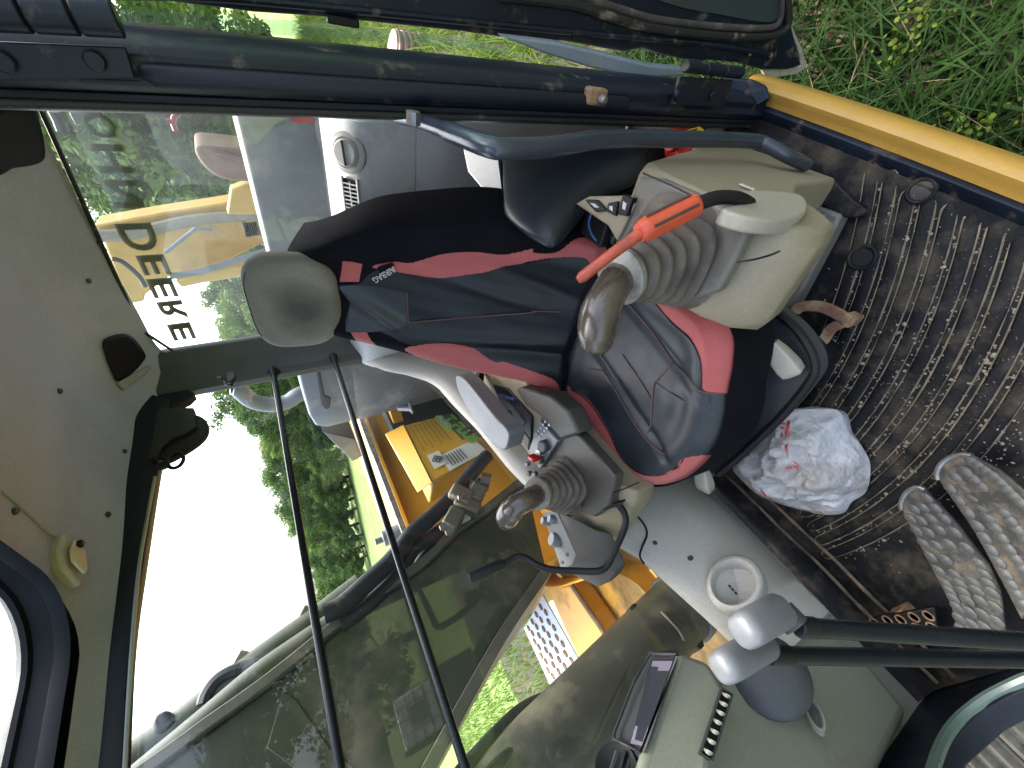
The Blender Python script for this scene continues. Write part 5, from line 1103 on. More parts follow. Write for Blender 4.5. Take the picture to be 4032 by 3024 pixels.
# ------------------------------------------------------------------ display console in the front corner
dc = thing('display_console', 'display console with dimness in its colour and vent louvres in the front corner', 'console', (.2, -.9, 0))
m_panel_dim = M('dimmed console plastic', (.215, .222, .170), .6, 0, .08, 4, ((.16, .15, .105), .14, 5.), (.25, 280, .001))  # grey plastic with the dim light of the corner put into its colour
lowerb = [at(p, Y=y) for p, y in (((1555, 1480), -.90), ((1580, 1420), -.94), ((1625, 1370), -.965), ((1680, 1305), -.985), ((1778, 1340), -.995), ((1821, 1383), -1.0), ((1885, 1438), -1.0), ((1965, 1538), -1.0), ((1930, 1610), -.975), ((1885, 1700), -.95), ((1700, 1850), -.90), ((1500, 1850), -.88), ((1480, 1660), -.88))]
cn_ = sum(lowerb, Vector()) / len(lowerb)
MB().rings([lowerb, [p + Vector((.03, -.25, -.02)) for p in lowerb]]).build('lower_housing', m_panel_dim, dc, bevel=.02, seg=4)
vent_face = [at(p, Y=y) for p, y in ((T('d3', 1360, 740), -.885), (T('d3', 1590, 820), -.875), (T('d3', 1700, 1000), -.865), (T('d3', 1760, 1080), -.86), (T('d3', 1600, 1640), -.84), (T('d3', 1560, 2100), -.83), (T('d3', 900, 2100), -.84), (T('d3', 1060, 1540), -.865))]
MB().prism(vent_face, (.02, -.16, -.03)).build('display_housing', m_panel_dim, dc, bevel=.012, seg=4)
s0, s1, s2, s3 = at(T('d3', 1330, 770), Y=-.878), at(T('d3', 1065, 1520), Y=-.858), at(T('d3', 850, 1430), Y=-.93), at(T('d3', 1130, 765), Y=-.945)
hood_ = MB(); hood_.rings([[s0, s1, s2, at(T('d3', 860, 1370), Y=-.94), at(T('d3', 1000, 1000), Y=-.95), s3], [at(T('d3', 1345, 750), Y=-.884), at(T('d3', 1050, 1548), Y=-.862), at(T('d3', 832, 1440), Y=-.932), at(T('d3', 845, 1360), Y=-.942), at(T('d3', 990, 985), Y=-.952), at(T('d3', 1118, 742), Y=-.948)]], True, (False, False)); hd = hood_.build('display_bezel', m_trimdark, dc, solid=.004)
scq = [at(T('d3', 1318, 800), Y=-.895), at(T('d3', 1060, 1500), Y=-.873), at(T('d3', 960, 1480), Y=-.91), at(T('d3', 1140, 800), Y=-.94)]
bh = [at(T('d3', 1335, 765), Y=-.892), at(T('d3', 1062, 1525), Y=-.872), at(T('d3', 848, 1435), Y=-.944), at(T('d3', 860, 1370), Y=-.952), at(T('d3', 1000, 1000), Y=-.965), at(T('d3', 1125, 762), Y=-.960)]
MB().prism(bh, (.03, -.03, -.01)).build('display_body', m_trimdark, dc)
scn = MB().prism([p + (Vector(CAM) - p).normalized() * .012 for p in scq], (.006, -.006, 0)).build('display_screen', m_screen, dc)
def scp(u, v, up=.0135):
    p = scq[0].lerp(scq[1], v).lerp(scq[3].lerp(scq[2], v), u); return p + (Vector(CAM) - p).normalized() * up
for v0, v1 in ((.02, .15), (.80, .98)): MB().add([scp(.05, v0), scp(.05, v1), scp(.95, v1), scp(.95, v0)], [(0, 1, 2, 3)]).build('screen_strip', m_lilac, scn, smooth=0)
MB().add([scp(.3, .30), scp(.3, .40), scp(.7, .40), scp(.7, .30)], [(0, 1, 2, 3)]).build('screen_reading', m_lilac, scn, smooth=0)
# row of scoop vents
vq = [at(T('d3', 1680, 1035), Y=-.862), at(T('d3', 1762, 1082), Y=-.857), at(T('d3', 1600, 1605), Y=-.838), at(T('d3', 1508, 1548), Y=-.84)]
vt = MB().prism([p + Vector((0, .006, 0)) for p in vq], (0, -.012, 0)).build('scoop_vent', m_black, dc, bevel=.002)
rim_ = MB(); rim_.tube([p + Vector((0, .007, 0)) for p in vq] + [vq[0] + Vector((0, .007, 0))], .0022, 6, False); rim_.build('vent_rim', m_trimdark, vt)
for k in range(7):
    f = (k + .42) / 7; a = vq[0].lerp(vq[3], f) + Vector((0, .007, 0)); b = vq[1].lerp(vq[2], f) + Vector((0, .007, 0)); dn = (vq[3] - vq[0]).normalized() * .0085
    rings = []
    for t_ in np.linspace(0, 1, 9):
        p = a.lerp(b, .06 + .88 * t_); bul = math.sin(math.pi * t_) ** .6; rings.append([p - dn * .2, p + dn * (.25 * bul) + Vector((0, .010 * bul, 0)), p + dn * (.9 * bul) + Vector((0, .004 * bul, 0)), p + dn * .3])
    MB().rings(rings).build('vent_scoop', m_panel_dim, vt, smooth=1.)
# oval bezel, dome gaiter and round vent
oc = at((1750, 1545), Y=-.925) + Vector((0, .012, 0)); ov = (at((1770, 1590), Y=-.925) - at((1735, 1495), Y=-.925)).normalized(); on = Vector((-.35, .9, .25)).normalized()
ob = MB().lathe([(.016, .0), (.020, .007), (.025, .007), (.028, -.002)], oc, on, 32, ref=ov, sx=.55, sy=1.25).build('oval_bezel', m_panel_dim, dc); MB().lathe([(0, .002), (.018, .001), (.02, -.002)], oc, on, 28, ref=ov, sx=.5, sy=1.15).build('oval_lens', m_trimdark, ob)
gd = at((1660, 1455), Y=-.90); MB().lathe([(.075, -.02), (.076, .0), (.066, .012), (.04, .020), (0, .024)], gd, (-.2, .9, .4), 32).build('gaiter_dome', m_trimdark, dc)
MB().lathe([(.030, -.004), (.040, .004), (.036, .014), (.026, .010), (.0, .004)], at((1335, 1665), Y=-.92), (-.5, .8, .3), 24).build('round_vent', m_black, dc)
for k in range(3): MB().box(at((1320 + 16 * k, 1662), Y=-.905), (.004, .01, .055), Matrix.Rotation(.5, 3, 'Y')).build('vent_fin', m_trimdark, dc)
# front lower frame and its pane
ff = [at(p, X=.377) for p in [(1925, 1540), (2000, 1510), (2120, 1470), (2240, 1410), (2300, 1430), (2230, 1470), (2120, 1530), (2040, 1600), (1990, 1700), (1960, 1860), (1820, 1860), (1870, 1680)]]
MB().prism(ff, (.04, 0, 0)).build('front_window_frame', m_navy_clean, cab, bevel=.006, seg=3)
MB().tube(smoothpath([at(p, X=.372) for p in [(2300, 1440), (2212, 1468), (2120, 1515), (2050, 1580), (2010, 1680), (1985, 1860)]], 5), .010, 8).build('front_window_seal', M('greenish glass edge', (.09, .13, .11), .3), cab)
pane('front_window_pane', [at(p, X=.402) for p in [(1990, 1860), (2010, 1690), (2040, 1590), (2120, 1520), (2240, 1460), (2500, 1330), (2700, 1860)]], m_glass, cab)
sp4 = [at(T('d4', *p), X=.398) for p in ((1840, 1080), (1945, 1040), (2068, 1130), (1975, 1200))]
fs = pane('glass_sticker', sp4, m_white, cab); d1 = sp4[1] - sp4[0]; d2 = sp4[3] - sp4[0]
put_text('lettering', 'TL', .018, sp4[0] + d1 * .28 + d2 * .55 + Vector((-.002, 0, 0)), d2 * -1, d1, m_trimdark, fs, .0004) if False else put_text('lettering', 'TL', .02, sp4[3] + (sp4[2] - sp4[3]) * .15 - d2 * .25 + Vector((-.002, 0, 0)), (sp4[2] - sp4[3]), -d2, m_trimdark, fs, .0004)

MB().tube([Vector((.40, -1.01, .31)), Vector((.39, -1.01, .9)), Vector((.34, -1.01, 1.58))], .032, 12).build('front_pillar', m_navy_clean, cab)
MB().box((.388, -.62, .02), (.02, 1.0, .11)).build('front_kick_panel', m_navy, cab)
MB().box((.23, -1.048, .13), (.34, .02, .30)).build('side_kick_panel', m_panel_dim, dc, bevel=.004)
# ------------------------------------------------------------------ open cab door, seen nearly edge on
dr = thing('cab_door', 'open cab door edge with muddy lower corner and glass', 'door', (-.92, .0, -.25))
def dpx(p, X=-.92): return at(p, X=X)
stile = [(-60, 10), (300, -6), (548, 26), (700, 36), (850, 52), (1000, 68), (1100, 82), (1190, 90), (1215, 88), (1260, 96), (1350, 112), (1390, 104), (1430, 118), (1480, 128), (1540, 130), (1600, 136), (1650, 150), (1700, 150), (1732, 142), (1700, 10), (1690, -80), (1200, -150), (300, -190), (-60, -190)]
sfr = MB().prism([dpx(p) for p in stile], (-.04, 0, 0)).build('door_frame', m_navy, dr, bevel=.006, seg=3)
MB().tube(smoothpath([dpx(p, -.912) for p in [(-60, -12), (400, -8), (700, 16), (1000, 46), (1200, 66), (1400, 84), (1560, 100), (1660, 118)]], 6), .0055, 8).build('frame_ridge', m_navy, dr)
MB().tube(smoothpath([dpx(p, -.915) for p in [(1080, -10), (1240, 10), (1330, 40), (1420, 62), (1560, 78), (1660, 78), (1698, 60), (1702, 20), (1694, -60)]], 6), .010, 10).build('rubber_seal', m_seal, dr)
MB().tube(smoothpath([dpx(p, -.913) for p in [(1200, -25), (1340, 20), (1420, 42), (1560, 58), (1660, 60), (1684, 44), (1688, 10), (1684, -60)]], 6), .007, 10).build('rubber_seal', M('dusty rubber seal', (.045, .038, .030), .8, 0, .3, 20, ((.16, .13, .095), .3, 24.)), dr)
MB().prism(smoothpath([dpx(p, -.915) for p in [(1330, -60), (1440, 6), (1560, 32), (1660, 48), (1684, 30), (1690, -10), (1680, -60)]], 4, True), (-.004, 0, 0)).build('lower_panel', M('dark door panel', (.030, .042, .040), .35), dr)
for q in ((1208, 10), (1320, 17), (1665, 120), (1620, 116)): MB().lathe([(0, .004), (.005, .003), (.006, 0)], dpx(q, -.915), (1, 0, 0), 12).build('door_rivet', m_rust, dr)
MB().prism([dpx(p, -.93) for p in [(1648, 152), (1700, 150), (1732, 142), (1722, 100), (1706, 60), (1712, 60), (1732, 105), (1742, 146), (1720, 160), (1655, 168)]], (-.01, 0, 0)).build('worn_edge', M('bare worn metal edge', (.42, .38, .32), .5, .3, .2, 20, (MUD, .3, 20.)), dr)
gst = [(120, 5), (548, 40), (700, 48), (850, 66), (1000, 82), (1095, 95), (1095, 113), (1000, 102), (850, 92), (700, 82), (548, 72), (120, 50)]
MB().add([dpx(p, -.94) for p in gst], [tuple(range(len(gst)))]).build('glass_pane', m_glassdoor, dr, smooth=0)
stv = [at(p, X=-.86) for p in [(1080, 78), (1200, 92), (1290, 112), (1400, 140), (1480, 148), (1480, 165), (1405, 168), (1372, 182), (1366, 166), (1280, 148), (1180, 118)]]
MB().prism(stv, (-.02, .004, 0)).build('door_stay', M('grey stay bar', (.20, .23, .26), .4, 0, .1, 6, (MUD, .15, 8.)), dr, bevel=.004)
MB().box((-.972, .36, .06), (.02, .56, .46)).build('lower_door_skin', m_navy, dr, bevel=.01)
MB().add([Vector((-.972, y, z)) for y, z in ((.09, .29), (.62, .29), (.62, 1.46), (.02, 1.46), (.02, .6))], [(0, 1, 2, 3, 4)]).build('door_window_pane', m_glassdoor, dr, smooth=0)
MB().box((-.972, .63, .62), (.03, .05, 1.74)).build('door_far_stile', m_navy, dr, bevel=.008); MB().box((-.972, .33, 1.48), (.03, .66, .06)).build('door_top_rail', m_navy, dr, bevel=.008)
for q in ((741, 46), (1255, 84)): MB().box(dpx(q, -.918), (.012, .012, .05)).build('bump_stop', m_black, dr, bevel=.002)
# ------------------------------------------------------------------ the machine outside the windows
# engine hood behind the cab
hd_ = thing('engine_hood', 'pale grey engine hood behind the rear window', 'engine hood', (-2.2, -.9, .2))
hpf = [(-1.46, .30), (-1.46, .93), (-1.461, 1.116), (-1.467, 1.126), (-1.48, 1.131), (-1.60, 1.134), (-2.6, 1.12), (-2.7, 1.05), (-2.72, .30)]
rings = []
for y, s in ((-.27, .97), (-.29, 1.), (-1.30, 1.), (-1.48, .995), (-1.57, .975), (-1.62, .93), (-1.635, .86)):
    rings.append([Vector((-2.05 + (x + 2.05) * (s if s < .98 else 1), y, .3 + (z - .3) * s)) for x, z in hpf])
MB().rings(rings).build('hood_shell', m_hood, hd_, bevel=.01, smooth=.9)
slot_ = [at(T('c2', *p), Y=-1.640) for p in ((490, -60), (530, -60), (545, 60), (570, 220), (620, 235), (600, 320), (570, 325), (545, 290))]
MB().prism([at(T('c2', *p), X=-1.455) for p in ((480, -40), (510, -40), (560, 220), (610, 240), (600, 320), (565, 330), (535, 290))], (-.01, 0, 0)).build('grab_slot', m_trimdark, hd_, bevel=.004)
MB().prism([at(T('c2', *p), X=-1.60) for p in ((540, 500), (800, 560), (860, 700), (780, 740), (740, 700), (640, 600))], (-.25, 0, 0)).build('hood_side_skirt', m_hood, hd_, bevel=.006)
pane('grey_decal', [at(T('a1', *p), X=-1.455) for p in ((1975, 905), (2300, 860), (2330, 940), (2010, 1035))], M('taupe decal', (.20, .18, .17), .5), hd_)
pane('red_reflector', smoothpath([at(T('a2', *p), X=-1.455) for p in ((250, 905), (460, 905), (478, 965), (400, 978), (330, 970))], 3, True), m_redpaint, hd_)
ex = thing('exhaust_pipe', 'bent pale grey exhaust pipe standing on the hood', 'exhaust pipe', at((660, 860), X=-1.9))
MB().tube(smoothpath([at(p, X=-1.95) for p in [(500, 838), (515, 842), (545, 866), (585, 874), (620, 868), (650, 850), (690, 845)]], 6), [.034] * 2 + [.042] * 35, 16).build('pipe', m_hood, ex)
MB().lathe([(.028, 0), (.030, .004), (.030, -.04)], at((499, 837), X=-1.95), (0, .3, 1), 16).build('outlet', m_black, ex)
rd_ = thing('red_hook_tool', 'small red hook tool hanging outside the rear window', 'hook', at((376, 265), X=-1.40))
MB().tube([at(T('a1', *p), X=-1.40) for p in ((1420, 885), (1375, 930), (1370, 975), (1392, 1035))], .006, 8).build('hook_shaft', m_redpaint, rd_); MB().tube([at(T('a1', *p), X=-1.40) for p in ((1372, 960), (1315, 960))], .006, 8).build('hook_arm', m_redpaint, rd_)
bx1 = thing('roof_lamp', 'brown lamp box outside the rear window beside the lettering', 'lamp', at((160, 255), X=-1.42)); MB().prism([at(T('a1', *p), X=-1.42) for p in ((540, 885), (810, 890), (810, 935), (600, 1000))], (-.06, 0, 0)).build('housing', M('brown lamp housing', (.06, .042, .04), .5), bx1, bevel=.004); MB().tube([at(T('a1', *p), X=-1.42) for p in ((430, 880), (470, 960), (500, 1040))], .012, 8).build('stalk', m_trimdark, bx1)

# right hand tank and body box
tk = thing('tank_box', 'yellow tank box with bolted top flange beyond the boom', 'tank', (-1.6, -2.4, -.4))
MB().box((-1.62, -2.42, .20), (2.1, .82, 1.22)).build('tank_wall', m_yellow, tk, bevel=.015, seg=3)
MB().box((-1.60, -2.40, .822), (2.16, .90, .022)).build('top_flange', m_yellow, tk, bevel=.004)
MB().box((-1.60, -1.962, .845), (2.0, .022, .03)).build('flange_rail', m_steel, tk, bevel=.003)
for k in range(12): MB().lathe([(0, .012), (.011, .012), (.012, 0)], (-2.5 + .16 * k, -1.985 - .02 * (k % 2), .833), (0, 0, 1), 6).build('flange_bolt', m_hood, tk, smooth=.3)
MB().lathe([(.045, 0), (.045, .05), (.04, .06), (.04, .11), (.016, .115), (.016, .15)], (-1.05, -2.05, .83), (0, 0, 1), 18).build('filler_valve', m_hood, tk)
# tread strip and yellow beam leading back along the box
wk = thing('walkway', 'perforated steel walkway strip with yellow edge beside the hood', 'walkway', (-1.7, -1.85, .7))
wq = [at(T('c2', *p), Z=.74) for p in ((845, -20), (905, -20), (945, 200), (975, 515), (940, 530), (880, 330), (850, 120))]
MB().prism(wq, (0, 0, -.02)).build('tread_strip', m_steel, wk, bevel=.003)
for k in range(9):
    for j in range(2):
        MB().lathe([(.010, -.001), (.014, .006), (.017, .005), (.019, -.001)], at(T('c2', 868 + 10 * k + 34 * j, 30 + 55 * k + 15 * j), Z=.743), (0, 0, 1), 10).build('tread_hole', m_rust, wk)
MB().prism([at(T('c2', *p), Z=.735) for p in ((905, -20), (950, -20), (1060, 290), (1105, 440), (1085, 470), (1000, 260), (950, 130))], (0, 0, -.06)).build('edge_beam', m_yellow, wk, bevel=.005)
MB().prism([at(T('c2', *p), Z=.70) for p in ((965, 240), (1010, 240), (1040, 500), (985, 610), (980, 400))], (0, 0, -.05)).build('end_plate', m_yellow, wk, bevel=.005)
# machinery bay, its inner darkness put in as dark plates
by = thing('pump_bay', 'dark open pump bay with pale pipe fitting behind the fluid box', 'pump bay', (-1.7, -1.5, 0))
MB().box((-1.62, -1.78, .30), (.60, .10, .90)).build('back_plate', m_trimdark, by); MB().box((-1.85, -1.45, .30), (.08, .7, .9)).build('side_plate', m_trimdark, by)
MB().box((-1.2, -1.6, -.02), (1.6, 1.1, .06)).build('bay_floor', m_black, by)
MB().tube([at(T('c2', 1150, 270), Y=-1.60), at(T('c2', 1150, 195), Y=-1.60)], .022, 14).build('pipe_fitting', m_rear, by)
for q in ((1150, 260), (1160, 215)): MB().lathe([(.027, -.006), (.027, .006)], at(T('c2', *q), Y=-1.60), (at(T('c2', 1150, 195), Y=-1.6) - at(T('c2', 1150, 270), Y=-1.6)), 14).build('fitting_ring', m_steel, by)
MB().prism([at(T('c2', *p), Y=-1.58) for p in ((1130, 290), (1235, 300), (1255, 345), (1235, 320), (1140, 315))], (0, -.02, 0)).build('fitting_bracket', m_rear, by)
MB().tube(smoothpath([at(T('c2', *p), Y=-1.56) for p in ((1150, 100), (1190, 180), (1225, 270), (1255, 350))], 5), .006, 7).build('thin_line', m_trim, by)
# yellow fluid box
fq = [at(T('c2', *p), Y=y) for p, y in (((1180, 450), -1.50), ((1530, 360), -1.47), ((1862, 655), -1.44), ((1410, 905), -1.47))]
fbx = thing('fluid_box', 'yellow printed fluid carton wedged behind the boom foot', 'carton', (fq[0] + fq[2]) / 2 - Vector((0, 0, .2)))
m_carton = M('yellow carton print', (.40, .225, .016), .38, 0, .05, 6, None, (.05, 30)); m_cgreen = M('green carton print', (.16, .34, .08), .45); m_cdark = M('dark green carton print', (.05, .07, .035), .45)
MB().rings([fq, [p + Vector((-.02, -.20, 0)) for p in fq]]).build('box_body', m_carton, fbx, bevel=.012, seg=3)
fo = [at(T('c2', *p), Y=y) for p, y in (((1040, 520), -1.545), ((1185, 445), -1.495), ((1412, 905), -1.465), ((1300, 985), -1.515))]
MB().prism(fo, (-.008, -.012, 0)).build('box_flap', m_carton, fbx, bevel=.003)
ux = (fq[3] - fq[0]); uy = (fq[1] - fq[0])            # ux runs along the print lines' top, uy towards the lower edge
def fp_(a, b, up=.004): 
    p = fq[0].lerp(fq[3], a).lerp(fq[1].lerp(fq[2], a), b); return p + Vector((0, up, 0))
def fpane(nm, a0, a1, b0, b1, mt, up=.004): return MB().add([fp_(a0, b0, up), fp_(a1, b0, up), fp_(a1, b1, up), fp_(a0, b1, up)], [(0, 1, 2, 3)]).build(nm, mt, fbx, smooth=0)
fpane('print_band', .02, .62, .80, .99, m_cdark); fpane('print_panel', .70, .98, .30, .97, m_white, .003); fpane('hazard_panel', .62, .86, .12, .34, m_white, .005)
xd = (fq[2] - fq[1]).normalized(); yd = (fq[1] - fq[2]).cross(Vector((0, 1, 0))).normalized(); yd = yd if yd.dot(fq[1] - fq[0]) > 0 else -yd
def ftext(s, size, a, b, mt, bold=.001, up=.007): put_text('lettering', s, size, fp_(a, b, up), xd, yd, mt, fbx, bold)
ftext('T PLUS', .070, .10, .83, m_cgreen, .004); ftext('FLUID', .034, .04, .725, m_white, .002)
MB().prism(smoothpath([fp_(a, b, .003) for a, b in ((.02, .70), (.34, .70), (.34, .82), (.02, .82))], 2, True), (0, .002, 0)).build('fluid_badge', m_cgreen, fbx)
for k in range(7): fpane('print_line', .02 + .02 * (k % 3), .55 - .07 * (k % 2), .12 + .085 * k, .135 + .085 * k, m_taupe)
for k in range(6): fpane('print_line', .74, .94, .38 + .05 * k, .40 + .05 * k, m_trimdark, .006)
hz = [fp_(.74, .15, .008), fp_(.80, .23, .008), fp_(.74, .31, .008), fp_(.68, .23, .008)]
for i in range(4): MB().tube([hz[i], hz[(i + 1) % 4]], .0022, 5).build('hazard_line', m_trimdark, fbx)
MB().tube([hz[0].lerp(hz[1], .5), hz[2].lerp(hz[3], .5)], .0018, 5).build('hazard_line', m_trimdark, fbx); MB().tube([hz[1].lerp(hz[2], .5), hz[3].lerp(hz[0], .5)], .0018, 5).build('hazard_line', m_trimdark, fbx)
for s, a, b in (('1', .735, .20), ('1', .695, .225), ('0', .755, .25)): ftext(s, .022, a, b, m_trimdark, .0006, .009)

# boom: steep box section, its back edge carries pipes and hoses
bo = thing('boom', 'dark boom beam with painted green reflection, rising steeply beside the cab', 'boom', (-.6, -1.65, .4))
top_px = [T('c2', 2160, 900), T('c2', 1850, 1150), T('c2', 1600, 1330), T('d2', 1400, 30), T('d2', 1050, 290), T('d2', 680, 560), T('d2', 320, 860), T('d2', 0, 1110), T('d1', 1650, 1370), T('d1', 1290, 1640)]
low_px = [T('d3', 300, 60), T('d2', 2212, 200), T('d2', 1900, 660), T('d2', 1340, 1659)]
BY = -1.45
tw = [at(p, Y=BY) for p in top_px]; lw = [at(p, Y=BY) for p in low_px]
tw += [tw[-1] + (tw[-1] - tw[-3]).normalized() * k for k in (.5, 1.3, 2.4)]; lw += [lw[-1] + Vector((.6, 0, 1)).normalized() * .5, lw[-1] + Vector((.75, 0, 1.9))]
poly = tw + lw[::-1]
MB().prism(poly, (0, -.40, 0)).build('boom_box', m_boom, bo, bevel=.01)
def edge_plate(path, w0, name, mt, off): 
    pp = smoothpath(path, 4); rr = []
    for i, p in enumerate(pp):
        t = (pp[min(i + 1, len(pp) - 1)] - pp[max(i - 1, 0)]).normalized(); s = Vector((t.z, 0, -t.x)); rr.append([p + s * a + Vector((0, b, 0)) for a, b in ((off, .02), (off + w0, .02), (off + w0, -.43), (off, -.43))])
    return MB().rings(rr).build(name, mt, bo, bevel=.003)
m_flange = M('muddy boom flange', (.085, .080, .060), .5, 0, .2, 5, ((.20, .17, .12), .25, 6.), (.2, 40))
edge_plate(tw, .030, 'top_flange', m_flange, -.03); edge_plate(lw, .035, 'lower_flange', m_flange, -.005)
# welded stiffener patch on the boom flank
MB().prism([at(p, Y=BY + .004) for p in [T('d2', 230, 1050), T('d2', 330, 1110), T('d2', 600, 1500), T('d2', 850, 1700), T('d2', 500, 1800), T('d2', 100, 1500)]], (0, -.006, 0)).build('flank_patch', m_boom, bo, bevel=.002)
# hoses along the back edge
hp = [[T('c2', 1850, 690), T('c2', 1700, 860), T('c2', 1620, 960), T('c2', 1500, 1090), T('c2', 1380, 1200), T('c2', 1250, 1310), T('c2', 1170, 1420), T('c2', 1050, 1560), T('d2', 900, 190), T('d2', 700, 370), T('d2', 560, 440)],
      [T('c2', 1800, 900), T('c2', 1640, 1150), T('c2', 1450, 1300), T('c2', 1300, 1400), T('c2', 1220, 1500), T('d2', 1190, 60), T('d2', 1050, 230), T('d2', 840, 420), T('d2', 690, 520)],
      [T('c2', 1750, 1180), T('c2', 1550, 1320), T('c2', 1380, 1440), T('c2', 1270, 1600), T('d2', 1130, 180), T('d2', 990, 290), T('d2', 760, 480), T('d2', 540, 640)],
      [T('c2', 1240, 1330), T('c2', 1150, 1460), T('c2', 1000, 1600), T('d2', 860, 230)]]
hs = []
for k, (pp, lab, r_) in enumerate(zip(hp, ('thick black hydraulic hose leaving the valve block over the boom foot', 'black hydraulic hose running tight along the boom back edge', 'thin black hose lying on the boom flange', 'short black hose looping away from the boom top'), (.030, .026, .020, .022))):
    w_ = [at(p, Y=-1.40 - .05 * k if k < 3 else -1.62) for p in pp]; hz_ = MB().tube(smoothpath(w_, 6), r_, 12).build('hydraulic_hose', m_hose); tag(hz_, lab, 'hose', 'hydraulic hoses on the boom'); hs.append(w_)
vb = thing('valve_block', 'grey hydraulic valve block with clamps joining the hoses', 'valve', at((995, 1060), Y=-1.40))
for q, sz in (((1640, 1020), (.09, .07, .06)), ((1760, 1000), (.06, .06, .07)), ((1690, 1090), (.10, .05, .05)), ((1580, 1200), (.06, .06, .08))): MB().box(at(T('c2', *q), Y=-1.38), sz, Matrix.Rotation(.7, 3, 'Y')).build('block', m_flange, vb, bevel=.008)
for q in ((1590, 1000), (1740, 960), (1830, 900)): MB().lathe([(.036, -.02), (.036, .02)], at(T('c2', *q), Y=-1.40), (.6, 0, -.8), 8).build('hose_nut', m_flange, vb, smooth=.3)
for q in ((1640, 1020), (1500, 1260), (1545, 1300)): MB().lathe([(0, .012), (.014, .012), (.016, 0)], at(T('c2', *q), Y=-1.335), (0, 1, 0), 6).build('cap_bolt', m_steel, vb, smooth=.3)
MB().prism([at(T('c2', *p), Y=-1.40) for p in ((1530, 1170), (1680, 1110), (1720, 1180), (1560, 1260))], (0, -.02, 0)).build('clamp_plate', m_rear, vb, bevel=.003)
# pipe pair, clamps, work light and hose loop high on the boom
pA_ = [at(p, Y=-1.66) for p in [T('d2', 850, 225), T('d2', 500, 500), T('d2', 0, 870), T('d1', 1450, 1330), T('d1', 1130, 1560)]]
pB_ = [at(p, Y=-1.52) for p in [T('d2', 690, 500), T('d2', 300, 770), T('d2', 0, 990), T('d1', 1620, 1330), T('d1', 1350, 1560)]]
pw = pA_
for k, q in enumerate((pA_, pB_)):
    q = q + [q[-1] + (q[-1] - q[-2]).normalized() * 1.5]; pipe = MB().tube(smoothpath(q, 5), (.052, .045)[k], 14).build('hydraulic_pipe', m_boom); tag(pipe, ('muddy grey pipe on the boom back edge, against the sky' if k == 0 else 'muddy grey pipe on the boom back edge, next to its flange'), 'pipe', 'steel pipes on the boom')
MB().box(pw[1] + Vector((0, -.05, 0)), (.12, .16, .07), Matrix.Rotation(.9, 3, 'Y')).build('pipe_clamp', m_flange, bo, bevel=.006)
MB().box(pw[2] + Vector((0, -.05, 0)), (.12, .16, .07), Matrix.Rotation(.9, 3, 'Y')).build('pipe_clamp', m_flange, bo, bevel=.006)
bkq = [at(T('d2', *p), Y=BY + .01) for p in ((285, 770), (430, 650), (475, 750), (330, 860))]
MB().prism(bkq, (0, -.03, 0)).build('clamp_window', m_flange, bo, bevel=.004); cq = sum(bkq, Vector()) / 4; MB().prism([cq + (p - cq) * .65 + Vector((0, .004, 0)) for p in bkq], (0, -.01, 0)).build('clamp_opening', m_black, bo)
wl = thing('work_light', 'round work light silhouetted on the boom top against the sky', 'work light', at((345, 1570), Y=-1.6)); MB().prism([at(T('d1', *p), Y=-1.6) for p in ((1190, 1300), (1230, 1230), (1300, 1200), (1355, 1205), (1385, 1300), (1260, 1400), (1215, 1380))], (0, -.08, 0)).build('lamp_body', m_hose, wl, bevel=.01, seg=3); MB().tube([at(T('d1', 1290, 1350), Y=-1.64), at(T('d1', 1400, 1480), Y=-1.64)], .02, 8).build('lamp_stalk', m_hose, wl)
lo_ = MB().tube(smoothpath([at(T('d1', *p), Y=-1.62) for p in ((1625, 1160), (1650, 1080), (1720, 980), (1830, 910), (2020, 850), (2212, 760))], 6), .024, 10).build('hydraulic_hose', m_hose); tag(lo_, 'arched black hose loop standing off the boom top against the sky', 'hose', 'hydraulic hoses on the boom')
# lift cylinder in front of the side window
cyl = thing('lift_cylinder', 'dark muddy boom lift cylinder just outside the side window', 'hydraulic cylinder', at((1445, 1270), Y=-1.30))
ca, cb_ = at(T('d3', 1430, 330), Y=-1.30), at(T('d3', 470, 1360), Y=-1.30); dd = (cb_ - ca)
m_cyl = M('dark cylinder paint', (.036, .038, .030), .40, 0, .3, 4, ((.13, .12, .075), .26, 5.), (.2, 40))
MB().tube([ca - dd * .12, ca, cb_ + dd * 1.2], .098, 28).build('barrel', m_cyl, cyl)
MB().tube([ca + dd * .02, ca + dd * .10], .108, 28).build('end_collar', m_cyl, cyl, bevel=.004)
for q, s in (((1500, 680), 1), ((1020, 400), -1)):
    c = at(T('d3', *q), Y=-1.27); MB().prism([at(T('d3', *p), Y=-1.26) for p in (((1390, 660), (1430, 650), (1530, 720), (1560, 690), (1540, 630), (1450, 590)) if s > 0 else ((955, 400), (1000, 345), (1060, 380), (1080, 420), (1020, 460)))], (0, -.05, 0)).build('clamp_ear', m_black, cyl, bevel=.006)
MB().tube(smoothpath([at(T('d3', *p), Y=-1.20) for p in ((1215, 420), (1290, 500), (1360, 580), (1395, 650))], 5), .004, 6).build('clamp_band', m_flange, cyl)
